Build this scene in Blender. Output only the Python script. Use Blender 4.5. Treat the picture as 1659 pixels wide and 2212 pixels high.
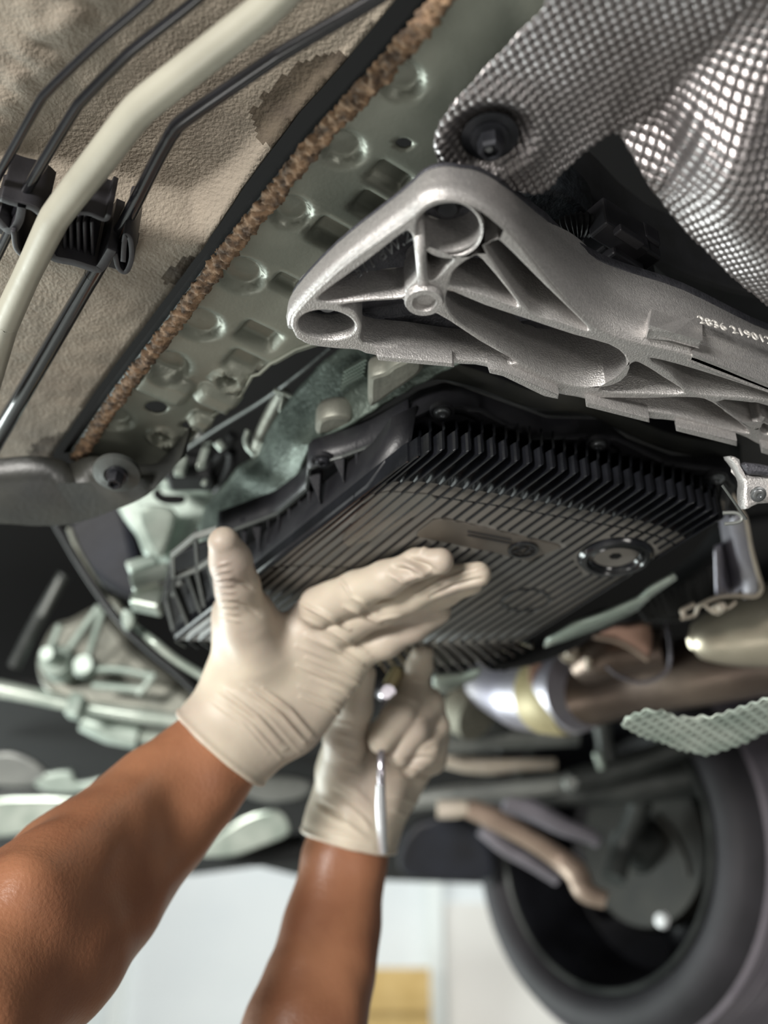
import bpy, bmesh, math, random
import numpy as np
from mathutils import Vector, Matrix, noise as mnoise
random.seed(7); np.random.seed(7)
for o in list(bpy.data.objects): bpy.data.objects.remove(o)
SC = bpy.context.scene; COL = SC.collection
# ---------------------------------------------------------------- camera
CZ = 1.30; PITCH = math.radians(31.5); FPX = 2300.0; S = 0.87
cam = bpy.data.cameras.new('camera'); cam.sensor_fit = 'VERTICAL'; cam.sensor_height = 36.0
cam.lens = FPX / 2212 * 36.0; cam.clip_start = 0.01
co = bpy.data.objects.new('camera', cam); COL.objects.link(co)
co.location = (0, 0, CZ); co.rotation_euler = (math.pi/2 + PITCH, 0, 0); SC.camera = co
cam.dof.use_dof = True; cam.dof.focus_distance = 0.55; cam.dof.aperture_fstop = 4.0
# ---------------------------------------------------------------- world, lights, exposure
w = bpy.data.worlds.new('workshop_daylight'); SC.world = w; w.use_nodes = True
w.node_tree.nodes['Background'].inputs[0].default_value = (0.9, 0.95, 1.0, 1)
w.node_tree.nodes['Background'].inputs[1].default_value = 0.10
def area(name, loc, target, sx, sy, power, col):
    l = bpy.data.lights.new(name, 'AREA'); l.shape = 'RECTANGLE'; l.size = sx; l.size_y = sy; l.energy = power; l.color = col
    o = bpy.data.objects.new(name, l); COL.objects.link(o); o.location = loc
    o.rotation_euler = (Vector(target) - Vector(loc)).to_track_quat('-Z', 'Y').to_euler(); return o
area('open_door_daylight', (-1.5, -1.7, 1.35), (0.05, 0.55, CZ+.33), 0.8, 0.5, 115, (1.0, 0.97, 0.92))
area('window_daylight', (-2.6, 2.4, 1.0), (0.1, 1.1, CZ+.1), 1.8, 1.2, 120, (0.91, 1.0, 0.97))
area('fill_right', (0.8, -0.7, 0.8), (0.25, 0.5, CZ+.35), 0.4, 0.15, 3.5, (1.0, 0.96, 0.9))  # added small fill from behind right for highlights, not a known lamp
area('fill_back_room', (0.0, 3.9, 3.6), (0.0, 3.9, 0), 3.0, 1.2, 68, (0.97, 1.0, 1.0))  # added light over the back zone to brighten wall and floor
area('fill_low', (-0.9, 0.5, 0.12), (-0.15, 0.6, CZ+.4), 0.5, 0.3, 2.5, (1.0, 0.98, 0.94))  # added low fill standing in for bounce onto the downward faces
SC.view_settings.view_transform = 'Standard'; SC.view_settings.look = 'None'
SC.view_settings.gamma = 1; SC.view_settings.use_curve_mapping = False; SC.view_settings.exposure = 0.0
# ---------------------------------------------------------------- geometry helpers
SP, CP = math.sin(PITCH), math.cos(PITCH)
def ray(px, py):
    x = (px - 829.5) / FPX; u = (1106 - py) / FPX
    return Vector((x, CP - u*SP, SP + u*CP))
def Q(px, py, z):                                   # point seen at a pixel of the reference, on a level plane z above the lens
    r = ray(px, py); return Vector((0, 0, CZ)) + r * (z * S / r.z)
def D(px, py, d):                                   # ... at depth d
    return Vector((0, 0, CZ)) + ray(px, py) * (d * S)
def PX(v):                                          # world array (n,3) -> px
    v = np.asarray(v, float) - np.array([0, 0, CZ])
    d = v[:,1]*CP + v[:,2]*SP; u = -v[:,1]*SP + v[:,2]*CP
    return 829.5 + v[:,0]/d*FPX, 1106 - u/d*FPX
def Rp(px, d): return px * d * S / FPX              # pixel radius at depth d -> metres
def zd(px, py, z): return z / ray(px, py).z         # depth (unscaled) of a level-plane point
def catmull(pts, n=6, closed=False):
    P = [Vector(p) for p in pts]; out = []; N = len(P)
    for i in range(N if closed else N-1):
        a, b = P[i], P[(i+1) % N]
        p0 = P[i-1] if (closed or i > 0) else a*2-b
        p3 = P[(i+2) % N] if (closed or i+2 < N) else b*2-a
        for k in range(n):
            t = k/n
            out.append(0.5*((2*a) + (b-p0)*t + (2*p0-5*a+4*b-p3)*t*t + (-p0+3*a-3*b+p3)*t**3))
    if not closed: out.append(P[-1])
    return out
def srgb(h):
    h = h.lstrip('#'); c = [int(h[i:i+2], 16)/255 for i in (0, 2, 4)]
    return tuple(((x+0.055)/1.055)**2.4 if x > 0.04045 else x/12.92 for x in c) + (1,)
MATS = {}
def mat(name, c1, c2=None, rough=.5, metal=0., scale=30, bump=0., bscale=200, emit=0, detail=4, sss=0, coat=0, lo=.35, hi=.65, rvar=0, aniso=None):
    m = bpy.data.materials.new(name); m.use_nodes = True; MATS[name] = m
    nt = m.node_tree; N = nt.nodes; L = nt.links; b = N['Principled BSDF']
    b.inputs['Base Color'].default_value = srgb(c1); b.inputs['Roughness'].default_value = rough; b.inputs['Metallic'].default_value = metal
    tc = N.new('ShaderNodeTexCoord'); src = tc.outputs['Object']
    if aniso:
        mp = N.new('ShaderNodeMapping'); mp.inputs['Scale'].default_value = aniso[0]; mp.inputs['Rotation'].default_value = aniso[1]
        L.new(src, mp.inputs[0]); src = mp.outputs[0]
    if c2:
        n = N.new('ShaderNodeTexNoise'); n.inputs['Scale'].default_value = scale; n.inputs['Detail'].default_value = detail; L.new(src, n.inputs[0])
        r = N.new('ShaderNodeValToRGB'); r.color_ramp.elements[0].position = lo; r.color_ramp.elements[1].position = hi
        r.color_ramp.elements[0].color = srgb(c1); r.color_ramp.elements[1].color = srgb(c2)
        L.new(n.outputs[0], r.inputs[0]); L.new(r.outputs[0], b.inputs['Base Color'])
        if rvar:
            mr = N.new('ShaderNodeMapRange'); mr.inputs[3].default_value = rough-rvar; mr.inputs[4].default_value = rough+rvar
            L.new(n.outputs[0], mr.inputs[0]); L.new(mr.outputs[0], b.inputs['Roughness'])
    if bump:
        n2 = N.new('ShaderNodeTexNoise'); n2.inputs['Scale'].default_value = bscale; n2.inputs['Detail'].default_value = 3; L.new(src, n2.inputs[0])
        bp = N.new('ShaderNodeBump'); bp.inputs['Strength'].default_value = bump; bp.inputs['Distance'].default_value = 0.001
        L.new(n2.outputs[0], bp.inputs['Height']); L.new(bp.outputs[0], b.inputs['Normal'])
    if sss: b.inputs['Subsurface Weight'].default_value = sss; b.inputs['Subsurface Scale'].default_value = .004
    if coat: b.inputs['Coat Weight'].default_value = coat
    if emit:
        b.inputs['Emission Color'].default_value = srgb(c1); b.inputs['Emission Strength'].default_value = emit
    return m
mat('cast_aluminium', '#bdbab9', '#cbc8c6', .42, .7, 500, .5, 1100, rvar=.04)
mat('cast_aluminium_shaded', '#4c4c52', '#5e5e64', .5, .7, 200, .5, 800)  # aluminium copy with deep-pocket shade put into its base colour
mat('bolt_steel', '#8d9094', '#a5a8aa', .3, .9, 90, .1)
mat('black_bolt', '#26272b', '#3a3b40', .35, .5, 90, .1)
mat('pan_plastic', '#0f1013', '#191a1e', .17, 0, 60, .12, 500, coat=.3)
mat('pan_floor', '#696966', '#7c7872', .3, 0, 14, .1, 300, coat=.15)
mat('label_plastic', '#5e5852', '#6c655c', .4, 0, 20, .1)
mat('flange_plastic', '#1b1b1f', '#262629', .42, 0, 60, .2, 700)
mat('rail_steel', '#7c7f75', '#8d8f84', .36, .35, 22, .12, 500, rvar=.1)
mat('floor_coat', '#887e71', '#a09586', .75, 0, 18, .8, 520, lo=.3, hi=.7)
mat('floor_mud', '#453b31', '#5f5446', .8, 0, 40, .7, 400)
mat('seam_sealer', '#4f4034', '#94785e', .8, 0, 190, .9, 420, lo=.35, hi=.62)
mat('rubber_black', '#08090a', '#111215', .6, 0, 60, .2)
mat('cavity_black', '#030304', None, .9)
mat('pipe_black', '#141417', '#1c1c20', .22, .0, 50, coat=.6)
mat('pipe_dusty', '#24231f', '#35332c', .55, 0, 60, .4, 300)
mat('hose_cream', '#989588', '#a5a294', .38, 0, 20, .1, coat=.2)
mat('clip_plastic', '#1b1a1e', '#2a292d', .5, 0, 50, .2)
mat('shield_foil', '#827d7d', '#9a9697', .34, .85, 20, .2, 500)
mat('green_casting', '#3d4640', '#6c776f', .5, .45, 60, .9, 350, lo=.3, hi=.7)
mat('pale_casting', '#94a39a', '#b9c6bd', .42, .25, 25, .3, 200)
mat('grey_casting', '#6c6e66', '#8a8a80', .5, .5, 25, .4, 200)
mat('mint_steel', '#a3b0a6', '#c9d2c8', .3, .4, 30, .1)
mat('exhaust_steel', '#5b4e47', '#7c6d62', .33, .8, 14, .15, 300)
mat('muffler_steel', '#a59b8a', '#b7ad9b', .32, .8, 14, .1, 300)
mat('chrome_pipe', '#a09daa', '#b9b6bd', .42, .7, 20, .1)
mat('yellow_tint', '#bfb28a', '#ad9f78', .5, .2, 30, .1)
mat('cream_steel', '#cfc4b6', '#bfb3a2', .45, .2, 60, .2)
mat('arm_alloy', '#9a8678', '#b09b8b', .45, .4, 18, .2)
mat('grey_alloy', '#7b777e', '#95919a', .45, .5, 18, .2)
mat('dark_steel', '#3b3e3d', '#565957', .45, .4, 20, .3)
mat('grey_steel', '#787b79', '#929591', .42, .4, 20, .2)
mat('tyre_rubber', '#1c1b1f', '#2a282d', .7, 0, 12, .4, 150)
mat('tyre_tread', '#67626a', '#78737a', .8, 0, 16, .5, 150)
mat('rim_dark', '#131317', '#202126', .4, .3, 20)
mat('brass_disc', '#171613', '#24221d', .5, .5, 20)
mat('wall_paint', '#e6ebec', '#ebefef', .8, 0, 3)
mat('panel_cream', '#e6e3dc', '#ece9e3', .8, 0, 3)
mat('trim_white', '#f1f6f3', None, .6)
mat('cardboard', '#b99a5f', '#c7a970', .8, 0, 12)
mat('concrete', '#8b8a86', '#979691', .5, 0, 4, .2)
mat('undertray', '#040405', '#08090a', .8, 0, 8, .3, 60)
mat('skin', '#8b5c43', '#a37153', .42, 0, 22, .35, 420, sss=.06, lo=.3, hi=.7, rvar=.06)
mat('glove_latex', '#a4968b', '#cbc0ad', .5, 0, 15, .12, 300, sss=.15, lo=.3, hi=.72)
mat('latex_bead', '#ddd3a8', None, .45, sss=.2)
mat('chrome_tool', '#c8c4cc', '#b5b1bb', .2, .9, 30)
mat('label_white', '#eceef0', None, .4)
mat('red_paint', '#b82434', None, .4)
mat('letter_bright', '#dedbd6', None, .4, .3)

def link(o, parent=None):
    COL.objects.link(o)
    if parent is not None:
        o.parent = parent; o.matrix_parent_inverse = PM[parent.name].inverted()
    return o
PM = {}
def mk(name, V, F, m, parent=None, smooth=True, auto=None):
    me = bpy.data.meshes.new(name); me.from_pydata([tuple(v) for v in V], [], [tuple(int(i) for i in f) for f in F])
    me.materials.append(MATS[m] if isinstance(m, str) else m)
    if smooth: me.polygons.foreach_set('use_smooth', [True]*len(me.polygons))
    me.validate(); me.update()
    if auto: me.set_sharp_from_angle(angle=math.radians(auto))
    o = bpy.data.objects.new(name, me); link(o, parent); PM[o.name] = Matrix.Identity(4); return o
def thing(name, label, cat, loc=(0,0,0), group=None):
    o = bpy.data.objects.new(name, None); COL.objects.link(o); o.location = loc; o.empty_display_size = .02
    o['label'] = label; o['category'] = cat
    if group: o['group'] = group
    PM[o.name] = Matrix.Translation(Vector(loc)); return o
def tag(o, label, cat, group=None):
    o['label'] = label; o['category'] = cat
    if group: o['group'] = group
    return o
def struct(o): o['kind'] = 'structure'; return o
def join(parts):                                     # [(V,F),...] -> V,F
    V = []; F = []
    for v, f in parts:
        b = len(V); V += [tuple(x) for x in v]; F += [tuple(i+b for i in q) for q in f]
    return V, F
def g_tube(P, r, n=12, flat=1.0, flatdir=None, closed=False):
    P = [Vector(p) for p in P]; N = len(P)
    R = r if isinstance(r, (list, tuple)) else [r]*N
    if len(R) != N:
        R = [float(np.interp(i/(N-1)*(len(R)-1), range(len(R)), R)) for i in range(N)]
    V = []; F = []; up = Vector(flatdir) if flatdir is not None else Vector((.1, .3, 1)); prev = None
    for i in range(N):
        t = (P[(i+1) % N] - P[i-1]) if closed else (P[min(i+1, N-1)] - P[max(i-1, 0)])
        t.normalize()
        ref = up if (prev is None or flatdir is not None) else prev
        a = (ref - t*ref.dot(t)); a = a.normalized() if a.length > 1e-6 else t.orthogonal().normalized(); b = t.cross(a); prev = a
        for k in range(n):
            th = 2*math.pi*k/n; V.append(P[i] + a*math.cos(th)*R[i]*flat + b*math.sin(th)*R[i])
    for i in range(N if closed else N-1):
        j = (i+1) % N
        for k in range(n):
            F.append((i*n+k, i*n+(k+1) % n, j*n+(k+1) % n, j*n+k))
    if not closed: F.append(tuple(range(n-1, -1, -1))); F.append(tuple((N-1)*n+k for k in range(n)))
    return V, F
def tube(name, P, r, m, parent=None, n=12, sm=0, **k):
    if sm: P = catmull(P, sm)
    V, F = g_tube(P, r, n, **k); return mk(name, V, F, m, parent, auto=50)
def g_box(c, ax, ay, az):                            # centre + half-axis vectors
    V = [Vector(c)+ax*i+ay*j+az*k for i in (-1,1) for j in (-1,1) for k in (-1,1)]
    return V, [(0,1,3,2),(4,6,7,5),(0,4,5,1),(2,3,7,6),(0,2,6,4),(1,5,7,3)]
def bevel(o, w=.001, seg=2, ang=35):
    b = o.modifiers.new('bevel', 'BEVEL'); b.width = w; b.segments = seg; b.limit_method = 'ANGLE'; b.angle_limit = math.radians(ang)
    return o
def box(name, c, ax, ay, az, m, parent=None, bw=.001):
    V, F = g_box(c, Vector(ax), Vector(ay), Vector(az)); o = mk(name, V, F, m, parent, smooth=False)
    return bevel(o, bw) if bw else o
def lathe(name, c, axis, prof, m, parent=None, n=32, auto=40, closed=False):
    axis = Vector(axis).normalized(); a = axis.orthogonal().normalized(); b = axis.cross(a); c = Vector(c); V = []; F = []
    for r, h in prof:
        for k in range(n):
            th = 2*math.pi*k/n; V.append(c + axis*h + (a*math.cos(th)+b*math.sin(th))*max(r, 1e-5))
    M = len(prof)
    for i in range(M if closed else M-1):
        j = (i+1) % M
        for k in range(n): F.append((i*n+k, i*n+(k+1) % n, j*n+(k+1) % n, j*n+k))
    return mk(name, V, F, m, parent, auto=auto)
def resample(P, n):
    P = [Vector(p) for p in P]; d = [0]
    for i in range(1, len(P)): d.append(d[-1] + (P[i]-P[i-1]).length)
    out = []
    for k in range(n):
        t = d[-1]*k/(n-1); i = 1
        while i < len(P)-1 and d[i] < t: i += 1
        s = (t-d[i-1])/max(d[i]-d[i-1], 1e-9); out.append(P[i-1].lerp(P[i], min(max(s, 0), 1)))
    return out
def loft(name, rows, m, parent=None, n=None, thick=.002, auto=40, smooth=True):
    if n: rows = [resample(r, n) for r in rows]
    c = len(rows[0]); V = [p for r in rows for p in r]
    F = [(i*c+j, i*c+j+1, (i+1)*c+j+1, (i+1)*c+j) for i in range(len(rows)-1) for j in range(c-1)]
    o = mk(name, V, F, m, parent, smooth, auto)
    if thick: s = o.modifiers.new('solidify', 'SOLIDIFY'); s.thickness = thick; s.offset = 0
    return o
def plate(name, outline, holes, z0, z1, m, parent=None, bev=.001, xy=False, frame=None):
    """flat part cut from sheet or cast stock: outline/holes as world XY (frame None) between heights z0<z1"""
    cu = bpy.data.curves.new(name, 'CURVE'); cu.dimensions = '2D'; cu.fill_mode = 'BOTH'
    for pl in [outline] + list(holes):
        sp = cu.splines.new('POLY'); sp.points.add(len(pl)-1); sp.use_cyclic_u = True
        for i, p in enumerate(pl): sp.points[i].co = (p[0], p[1], 0, 1)
    cu.extrude = max((z1-z0)/2 - bev, .0001); cu.bevel_depth = bev; cu.bevel_resolution = 1; cu.offset = -bev
    t = bpy.data.objects.new('tmp', cu); COL.objects.link(t)
    dg = bpy.context.evaluated_depsgraph_get(); me = bpy.data.meshes.new_from_object(t.evaluated_get(dg))
    bpy.data.objects.remove(t); bpy.data.curves.remove(cu)
    M = Matrix.Translation((0, 0, (z0+z1)/2)) if frame is None else frame @ Matrix.Translation((0, 0, (z0+z1)/2))
    me.transform(M)
    if frame is not None and frame.determinant() < 0: me.flip_normals()
    me.name = name; me.materials.clear(); me.materials.append(MATS[m]); me.set_sharp_from_angle(angle=math.radians(40))
    me.polygons.foreach_set('use_smooth', [True]*len(me.polygons)); me.set_sharp_from_angle(angle=math.radians(38))
    o = bpy.data.objects.new(name, me); link(o, parent); PM[o.name] = Matrix.Identity(4); return o
def qplate(name, px, hpx, z, h, m, parent=None, bev=.001, sm=0):     # px outline seen at level z (lower face), h metres thick upward
    f = lambda L: [Q(x, y, z) for x, y in L]
    o = catmull(f(px), sm, True) if sm else f(px); hs = [catmull(f(q), sm, True) if sm else f(q) for q in hpx]
    return plate(name, o, hs, CZ+z*S, CZ+z*S+h, m, parent, bev)
def dplate(name, px, d, h, m, parent=None, bev=.001, sm=0, tilt=0, rx=0, holes=()):        # px outline facing the lens at depth d
    c = np.mean(px, axis=0); C0 = D(c[0], c[1], d)
    R = Matrix.Rotation(PITCH+math.pi/2+rx, 4, 'X') @ Matrix.Rotation(tilt, 4, 'Y'); fr = Matrix.Translation(C0) @ R
    inv = fr.inverted(); nrm = (R @ Vector((0, 0, 1, 0))).to_3d()
    def pr(p):
        r = ray(*p); o = Vector((0, 0, CZ)); t = (C0-o).dot(nrm)/r.dot(nrm); return inv @ (o+r*t)
    ol = [pr(p) for p in px]; hl = [[pr(p) for p in q] for q in holes]
    if sm: ol = catmull(ol, sm, True); hl = [catmull(q, sm, True) for q in hl]
    return plate(name, ol, hl, -h, 0, m, parent, bev, frame=fr)
def ell(cx, cy, rx, ry, n=24, rot=0):
    c, s = math.cos(rot), math.sin(rot)
    return [(cx+rx*math.cos(t)*c-ry*math.sin(t)*s, cy+rx*math.cos(t)*s+ry*math.sin(t)*c) for t in [2*math.pi*k/n for k in range(n)]]
def hexbolt(name, c, axis, r, h, m, parent=None, washer=None):
    c = Vector(c); axis = Vector(axis).normalized(); a = axis.orthogonal().normalized(); b = axis.cross(a); V = []; F = []
    prof = [(r, 0), (r, h*.8), (r*.86, h), (r*.6, h), (r*.5, h*.75)]
    for i, (rr, hh) in enumerate(prof):
        for k in range(6): V.append(c+axis*hh+(a*math.cos(k*math.pi/3)+b*math.sin(k*math.pi/3))*rr)
    for i in range(4):
        for k in range(6): F.append((i*6+k, i*6+(k+1) % 6, (i+1)*6+(k+1) % 6, (i+1)*6+k))
    F.append(tuple(24+k for k in range(6)))
    v2, f2 = g_tube([c-axis*.001, c+axis*h*.18], washer or r*1.35, 24)
    V, F = join([(V, F), (v2, f2)]); return mk(name, V, F, m, parent, smooth=False)
def bolthead(name, c, axis, r, m, parent=None, h=None):            # round flanged head with a socket
    h = h or r*.5
    return lathe(name, c, axis, [(0, -.001), (r*1.3, -.001), (r*1.35, h*.15), (r*1.05, h*.3), (r, h*.85), (r*.85, h), (r*.5, h), (r*.45, h*.4), (0, h*.4)], m, parent, 24)
def inpoly(X, Y, poly):
    ins = np.zeros(X.shape, bool); n = len(poly)
    for i in range(n):
        x1, y1 = poly[i][0], poly[i][1]; x2, y2 = poly[(i+1) % n][0], poly[(i+1) % n][1]
        if y1 == y2: continue
        c = ((y1 > Y) != (y2 > Y)) & (X < (x2-x1)*(Y-y1)/(y2-y1)+x1); ins ^= c
    return ins
def segd(X, Y, P, closed=False):                       # distance to polyline and nearest point
    best = np.full(X.shape, 1e9); bx = X.copy(); by = Y.copy(); n = len(P)
    for i in range(n if closed else n-1):
        x1, y1 = P[i][0], P[i][1]; x2, y2 = P[(i+1) % n][0], P[(i+1) % n][1]
        dx, dy = x2-x1, y2-y1; t = np.clip(((X-x1)*dx+(Y-y1)*dy)/max(dx*dx+dy*dy, 1e-12), 0, 1)
        qx, qy = x1+t*dx, y1+t*dy; d = np.hypot(X-qx, Y-qy); k = d < best
        best = np.where(k, d, best); bx = np.where(k, qx, bx); by = np.where(k, qy, by)
    return best, bx, by
def sheet(name, outline, step, hfun, m, parent=None, holes=(), thick=.0015, z=0.46, ang=0, mats=None, matfun=None):
    """pressed sheet over world-XY outline (list of Vectors), hfun(X,Y)->dz downward negative"""
    P = [(p[0], p[1]) for p in outline]; ca, sa = math.cos(ang), math.sin(ang)
    RP = [(x*ca+y*sa, -x*sa+y*ca) for x, y in P]
    xs = np.arange(min(p[0] for p in RP)-step, max(p[0] for p in RP)+2*step, step); ys = np.arange(min(p[1] for p in RP)-step, max(p[1] for p in RP)+2*step, step)
    U, W = np.meshgrid(xs, ys, indexing='ij'); X = U*ca-W*sa; Y = U*sa+W*ca
    cx = (X[1:,1:]+X[:-1,:-1])/2; cy = (Y[1:,1:]+Y[:-1,:-1])/2; keep = inpoly(cx, cy, P)
    for h in holes: keep &= ~inpoly(cx, cy, [(p[0], p[1]) for p in h])
    nx, ny = X.shape; cnt = np.zeros((nx, ny), int)
    for a in (0, 1):
        for b in (0, 1): cnt[a:nx-1+a, b:ny-1+b] += keep
    bd = (cnt > 0) & (cnt < 4)
    bestd = np.full(X.shape, 1e9); sx = X.copy(); sy = Y.copy()
    for pl in [P]+[[(p[0], p[1]) for p in h] for h in holes]:
        d, qx, qy = segd(X, Y, pl, True); k = d < bestd; bestd = np.where(k, d, bestd); sx = np.where(k, qx, sx); sy = np.where(k, qy, sy)
    mv = bd & (bestd < step*1.3); X = np.where(mv, sx, X); Y = np.where(mv, sy, Y)
    Z = CZ + z*S + hfun(X, Y); idx = -np.ones((nx, ny), int); k = cnt > 0; idx[k] = np.arange(k.sum())
    V = np.stack([X[k], Y[k], Z[k]], 1); I, J = np.where(keep)
    F = np.stack([idx[I, J], idx[I, J+1], idx[I+1, J+1], idx[I+1, J]], 1)
    o = mk(name, V, F, m, parent)
    if mats:
        for mm in mats: o.data.materials.append(MATS[mm])
        o.data.polygons.foreach_set('material_index', matfun(cx[I, J], cy[I, J]).astype(np.int32))
    if thick: s = o.modifiers.new('solidify', 'SOLIDIFY'); s.thickness = thick; s.offset = 1
    return o
def text(name, s, M, size, m, parent=None, ext=.0004):
    cu = bpy.data.curves.new(name, 'FONT'); cu.body = s; cu.size = size; cu.extrude = ext; cu.align_x = 'CENTER'; cu.align_y = 'CENTER'; cu.resolution_u = 3
    t = bpy.data.objects.new('tmp', cu); COL.objects.link(t); dg = bpy.context.evaluated_depsgraph_get()
    me = bpy.data.meshes.new_from_object(t.evaluated_get(dg)); bpy.data.objects.remove(t); bpy.data.curves.remove(cu)
    me.transform(M); me.materials.clear(); me.materials.append(MATS[m]); me.name = name
    o = bpy.data.objects.new(name, me); link(o, parent); PM[o.name] = Matrix.Identity(4); return o
def frm(o, x, y):                                      # frame with origin o, x axis, approx y axis
    x = Vector(x).normalized(); zv = x.cross(Vector(y)).normalized(); y = zv.cross(x)
    M = Matrix.Identity(4)
    for i in range(3): M[i][0] = x[i]; M[i][1] = y[i]; M[i][2] = zv[i]; M[i][3] = o[i]
    return M
DN = Vector((0, 0, -1))
sm01 = lambda t: (lambda u: u*u*(3-2*u))(np.clip(t, 0, 1))
#PARTS
# ================================================================ room
def slab(name, c, hx, hy, hz, m):
    return struct(box(name, c, (hx,0,0), (0,hy,0), (0,0,hz), m, bw=0))
slab('floor', (0, 1.5, -.05), 5, 6.5, .05, 'concrete')
slab('wall_back', (0, 5.6, 2.0), 4.6, .06, 2.0, 'wall_paint')
slab('wall_left', (-4.6, 1.5, 2.0), .06, 4.1, 2.0, 'wall_paint')
def wallx(px, y=5.5): r = ray(px, 2050); return r.x/r.y*y
def wallz(py, y=5.5): r = ray(829.5, py); return CZ + r.z/r.y*y
xa, xb = wallx(960), wallx(1500)
slab('trim_1', (wallx(942), 5.5, 1.6), (wallx(957)-wallx(927))/2, .04, 1.6, 'trim_white')
slab('trim_2', ((xa+2.2)/2, 5.52, 1.2), (2.2-xa)/2, .02, 1.2, 'panel_cream')
slab('trim_3', (wallx(190), 5.5, 1.6), (wallx(215)-wallx(165))/2, .04, 1.6, 'trim_white')
slab('trim_4', (wallx(265), 5.51, 1.6), .03, .03, 1.6, 'trim_white')
zb = wallz(2085)
b = thing('cardboard_box', 'brown cardboard box standing by the far white wall, beyond the lower arm', 'box', (wallx(870), 5.2, 0))
xw = (wallx(922)-wallx(770))/2; xc = (wallx(922)+wallx(770))/2*5.1/5.5
box('carton', (xc, 5.25, zb/2-.1), (xw, 0, 0), (0, .15, 0), (0, 0, zb/2-.1), 'cardboard', b, .004)
box('carton_flap', (xc, 5.09, zb-.16), (xw, 0, 0), (0, .008, .05), (0, -.002, .04), 'cardboard', b, .002)
# ================================================================ underbody above everything
def slabt(name, x0, x1, y0, y1, z, m, label, cat):
    o = box(name, ((x0+x1)/2, (y0+y1)/2, z), ((x1-x0)/2, 0, 0), (0, (y1-y0)/2, 0), (0, 0, .02), m, bw=.004); return tag(o, label, cat)
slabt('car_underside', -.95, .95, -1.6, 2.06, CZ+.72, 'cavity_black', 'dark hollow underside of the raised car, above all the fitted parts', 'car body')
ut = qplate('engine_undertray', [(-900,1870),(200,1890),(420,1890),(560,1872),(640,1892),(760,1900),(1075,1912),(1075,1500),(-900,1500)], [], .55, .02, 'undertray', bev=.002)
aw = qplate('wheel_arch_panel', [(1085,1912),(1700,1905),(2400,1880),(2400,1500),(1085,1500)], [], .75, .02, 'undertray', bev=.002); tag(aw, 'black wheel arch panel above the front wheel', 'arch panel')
tag(ut, 'black engine undertray forming the far lower edge of the car underside', 'undertray')
# ================================================================ left floor pan
seamL = [(1010,-90),(940,20),(862,112),(780,205),(690,300),(612,395),(540,485),(468,575),(390,680),(325,765),(255,858),(196,945),(165,990)]
zF = .49
seamW = [Q(x-30, y-8, zF) for x, y in seamL]
fl_px = [(-330,1010),(-330,-200),(1010,-200)]+[(x-46, y-22) for x, y in seamL]+[(110,990)]
outline = [Q(x, y, zF) for x, y in fl_px]
stepw = [(p.x, p.y) for p in [Q(x, y, zF) for x, y in [(-330,330),(0,395),(200,430),(330,470),(420,490),(520,420),(640,300),(800,150),(1000,-60)]]]
furr = [(p.x, p.y) for p in [Q(x, y, zF) for x, y in [(230,-200),(180,-40),(120,60),(60,150),(10,230),(-60,330)]]]
def fh(X, Y):
    d, _, _ = segd(X, Y, stepw); d2, _, _ = segd(X, Y, furr)
    ins = inpoly(X, Y, stepw+[(-2, -1)])
    h = np.where(ins, 1., -1.)*d
    n = np.array([mnoise.noise(Vector((x*90, y*90, 0))) for x, y in zip(X.ravel(), Y.ravel())]).reshape(X.shape)
    f = np.exp(-(d2/.014)**2)
    return .016*sm01((h+.012)/.024) - .004*f*(1+n) + .0006*n
muds = [[(p.x, p.y) for p in catmull([Q(x, y, zF) for x, y in L], 4, True)] for L in (
    [(545,325),(552,270),(600,215),(660,170),(720,155),(752,175),(715,245),(655,300),(600,335),(560,345)],
    [(345,592),(420,545),(470,500),(520,440),(535,440),(500,500),(440,575),(395,610)],
    [(60,1010),(80,950),(140,930),(210,925),(170,990),(120,1010)])]
def mf(X, Y):
    m = np.zeros(X.shape, bool)
    for L in muds:
        ins = inpoly(X, Y, L); d, _, _ = segd(X, Y, L, True); n = np.array([mnoise.noise(Vector((x*160, y*160, 1))) for x, y in zip(X.ravel(), Y.ravel())]).reshape(X.shape)
        m |= (np.where(ins, d, -d)+n*.005) > 0
    return m
sd = Q(330,760,zF)-Q(690,300,zF)
o = sheet('floor_panel', outline, .0026, fh, 'floor_coat', z=zF, thick=.002, ang=math.atan2(sd.y, sd.x), mats=['floor_mud'], matfun=mf)
tag(o, 'beige stone-guard coated floor panel of the car, behind the four pipes', 'floor panel')
# ================================================================ rail with embossings
zR = .46
r_px = [(985,-90),(945,10),(868,105),(790,200),(700,295),(622,390),(550,480),(478,570),(400,678),(335,765),(265,860),(206,945),(160,990),(250,1012),(350,1002),(395,965),(450,905),(486,880),(500,862),(520,855),(545,812),(560,808),(585,785),(600,778),(640,755),(690,738),(830,620),(960,560),(1050,420),(1140,330),(1250,40),(1290,-90)]
R_out = [Q(x, y, zR) for x, y in r_px]
def wq(x, y): p = Q(x, y, zR); return p.x, p.y
domes = [(868,175,46),(742,322,44),(628,460,44),(522,595,48),(432,702,46),(366,790,42),(250,905,34)]
rings = [(493,817,30),(352,940,28)]
rects = [(845,382,50,20),(812,447,52,20),(718,505,48,22),(622,612,34,14),(560,722,46,20),(534,782,46,20),(470,852,44,18),(352,828,62,24),(452,905,40,14)]
rail_dir = (Q(330,760,zR)-Q(690,300,zR)); rail_dir.z = 0; rail_dir.normalize(); perp = Vector((-rail_dir.y, rail_dir.x, 0))
def pr_at(x, y, r): return r*S*zd(x, y, zR)/FPX
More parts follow.
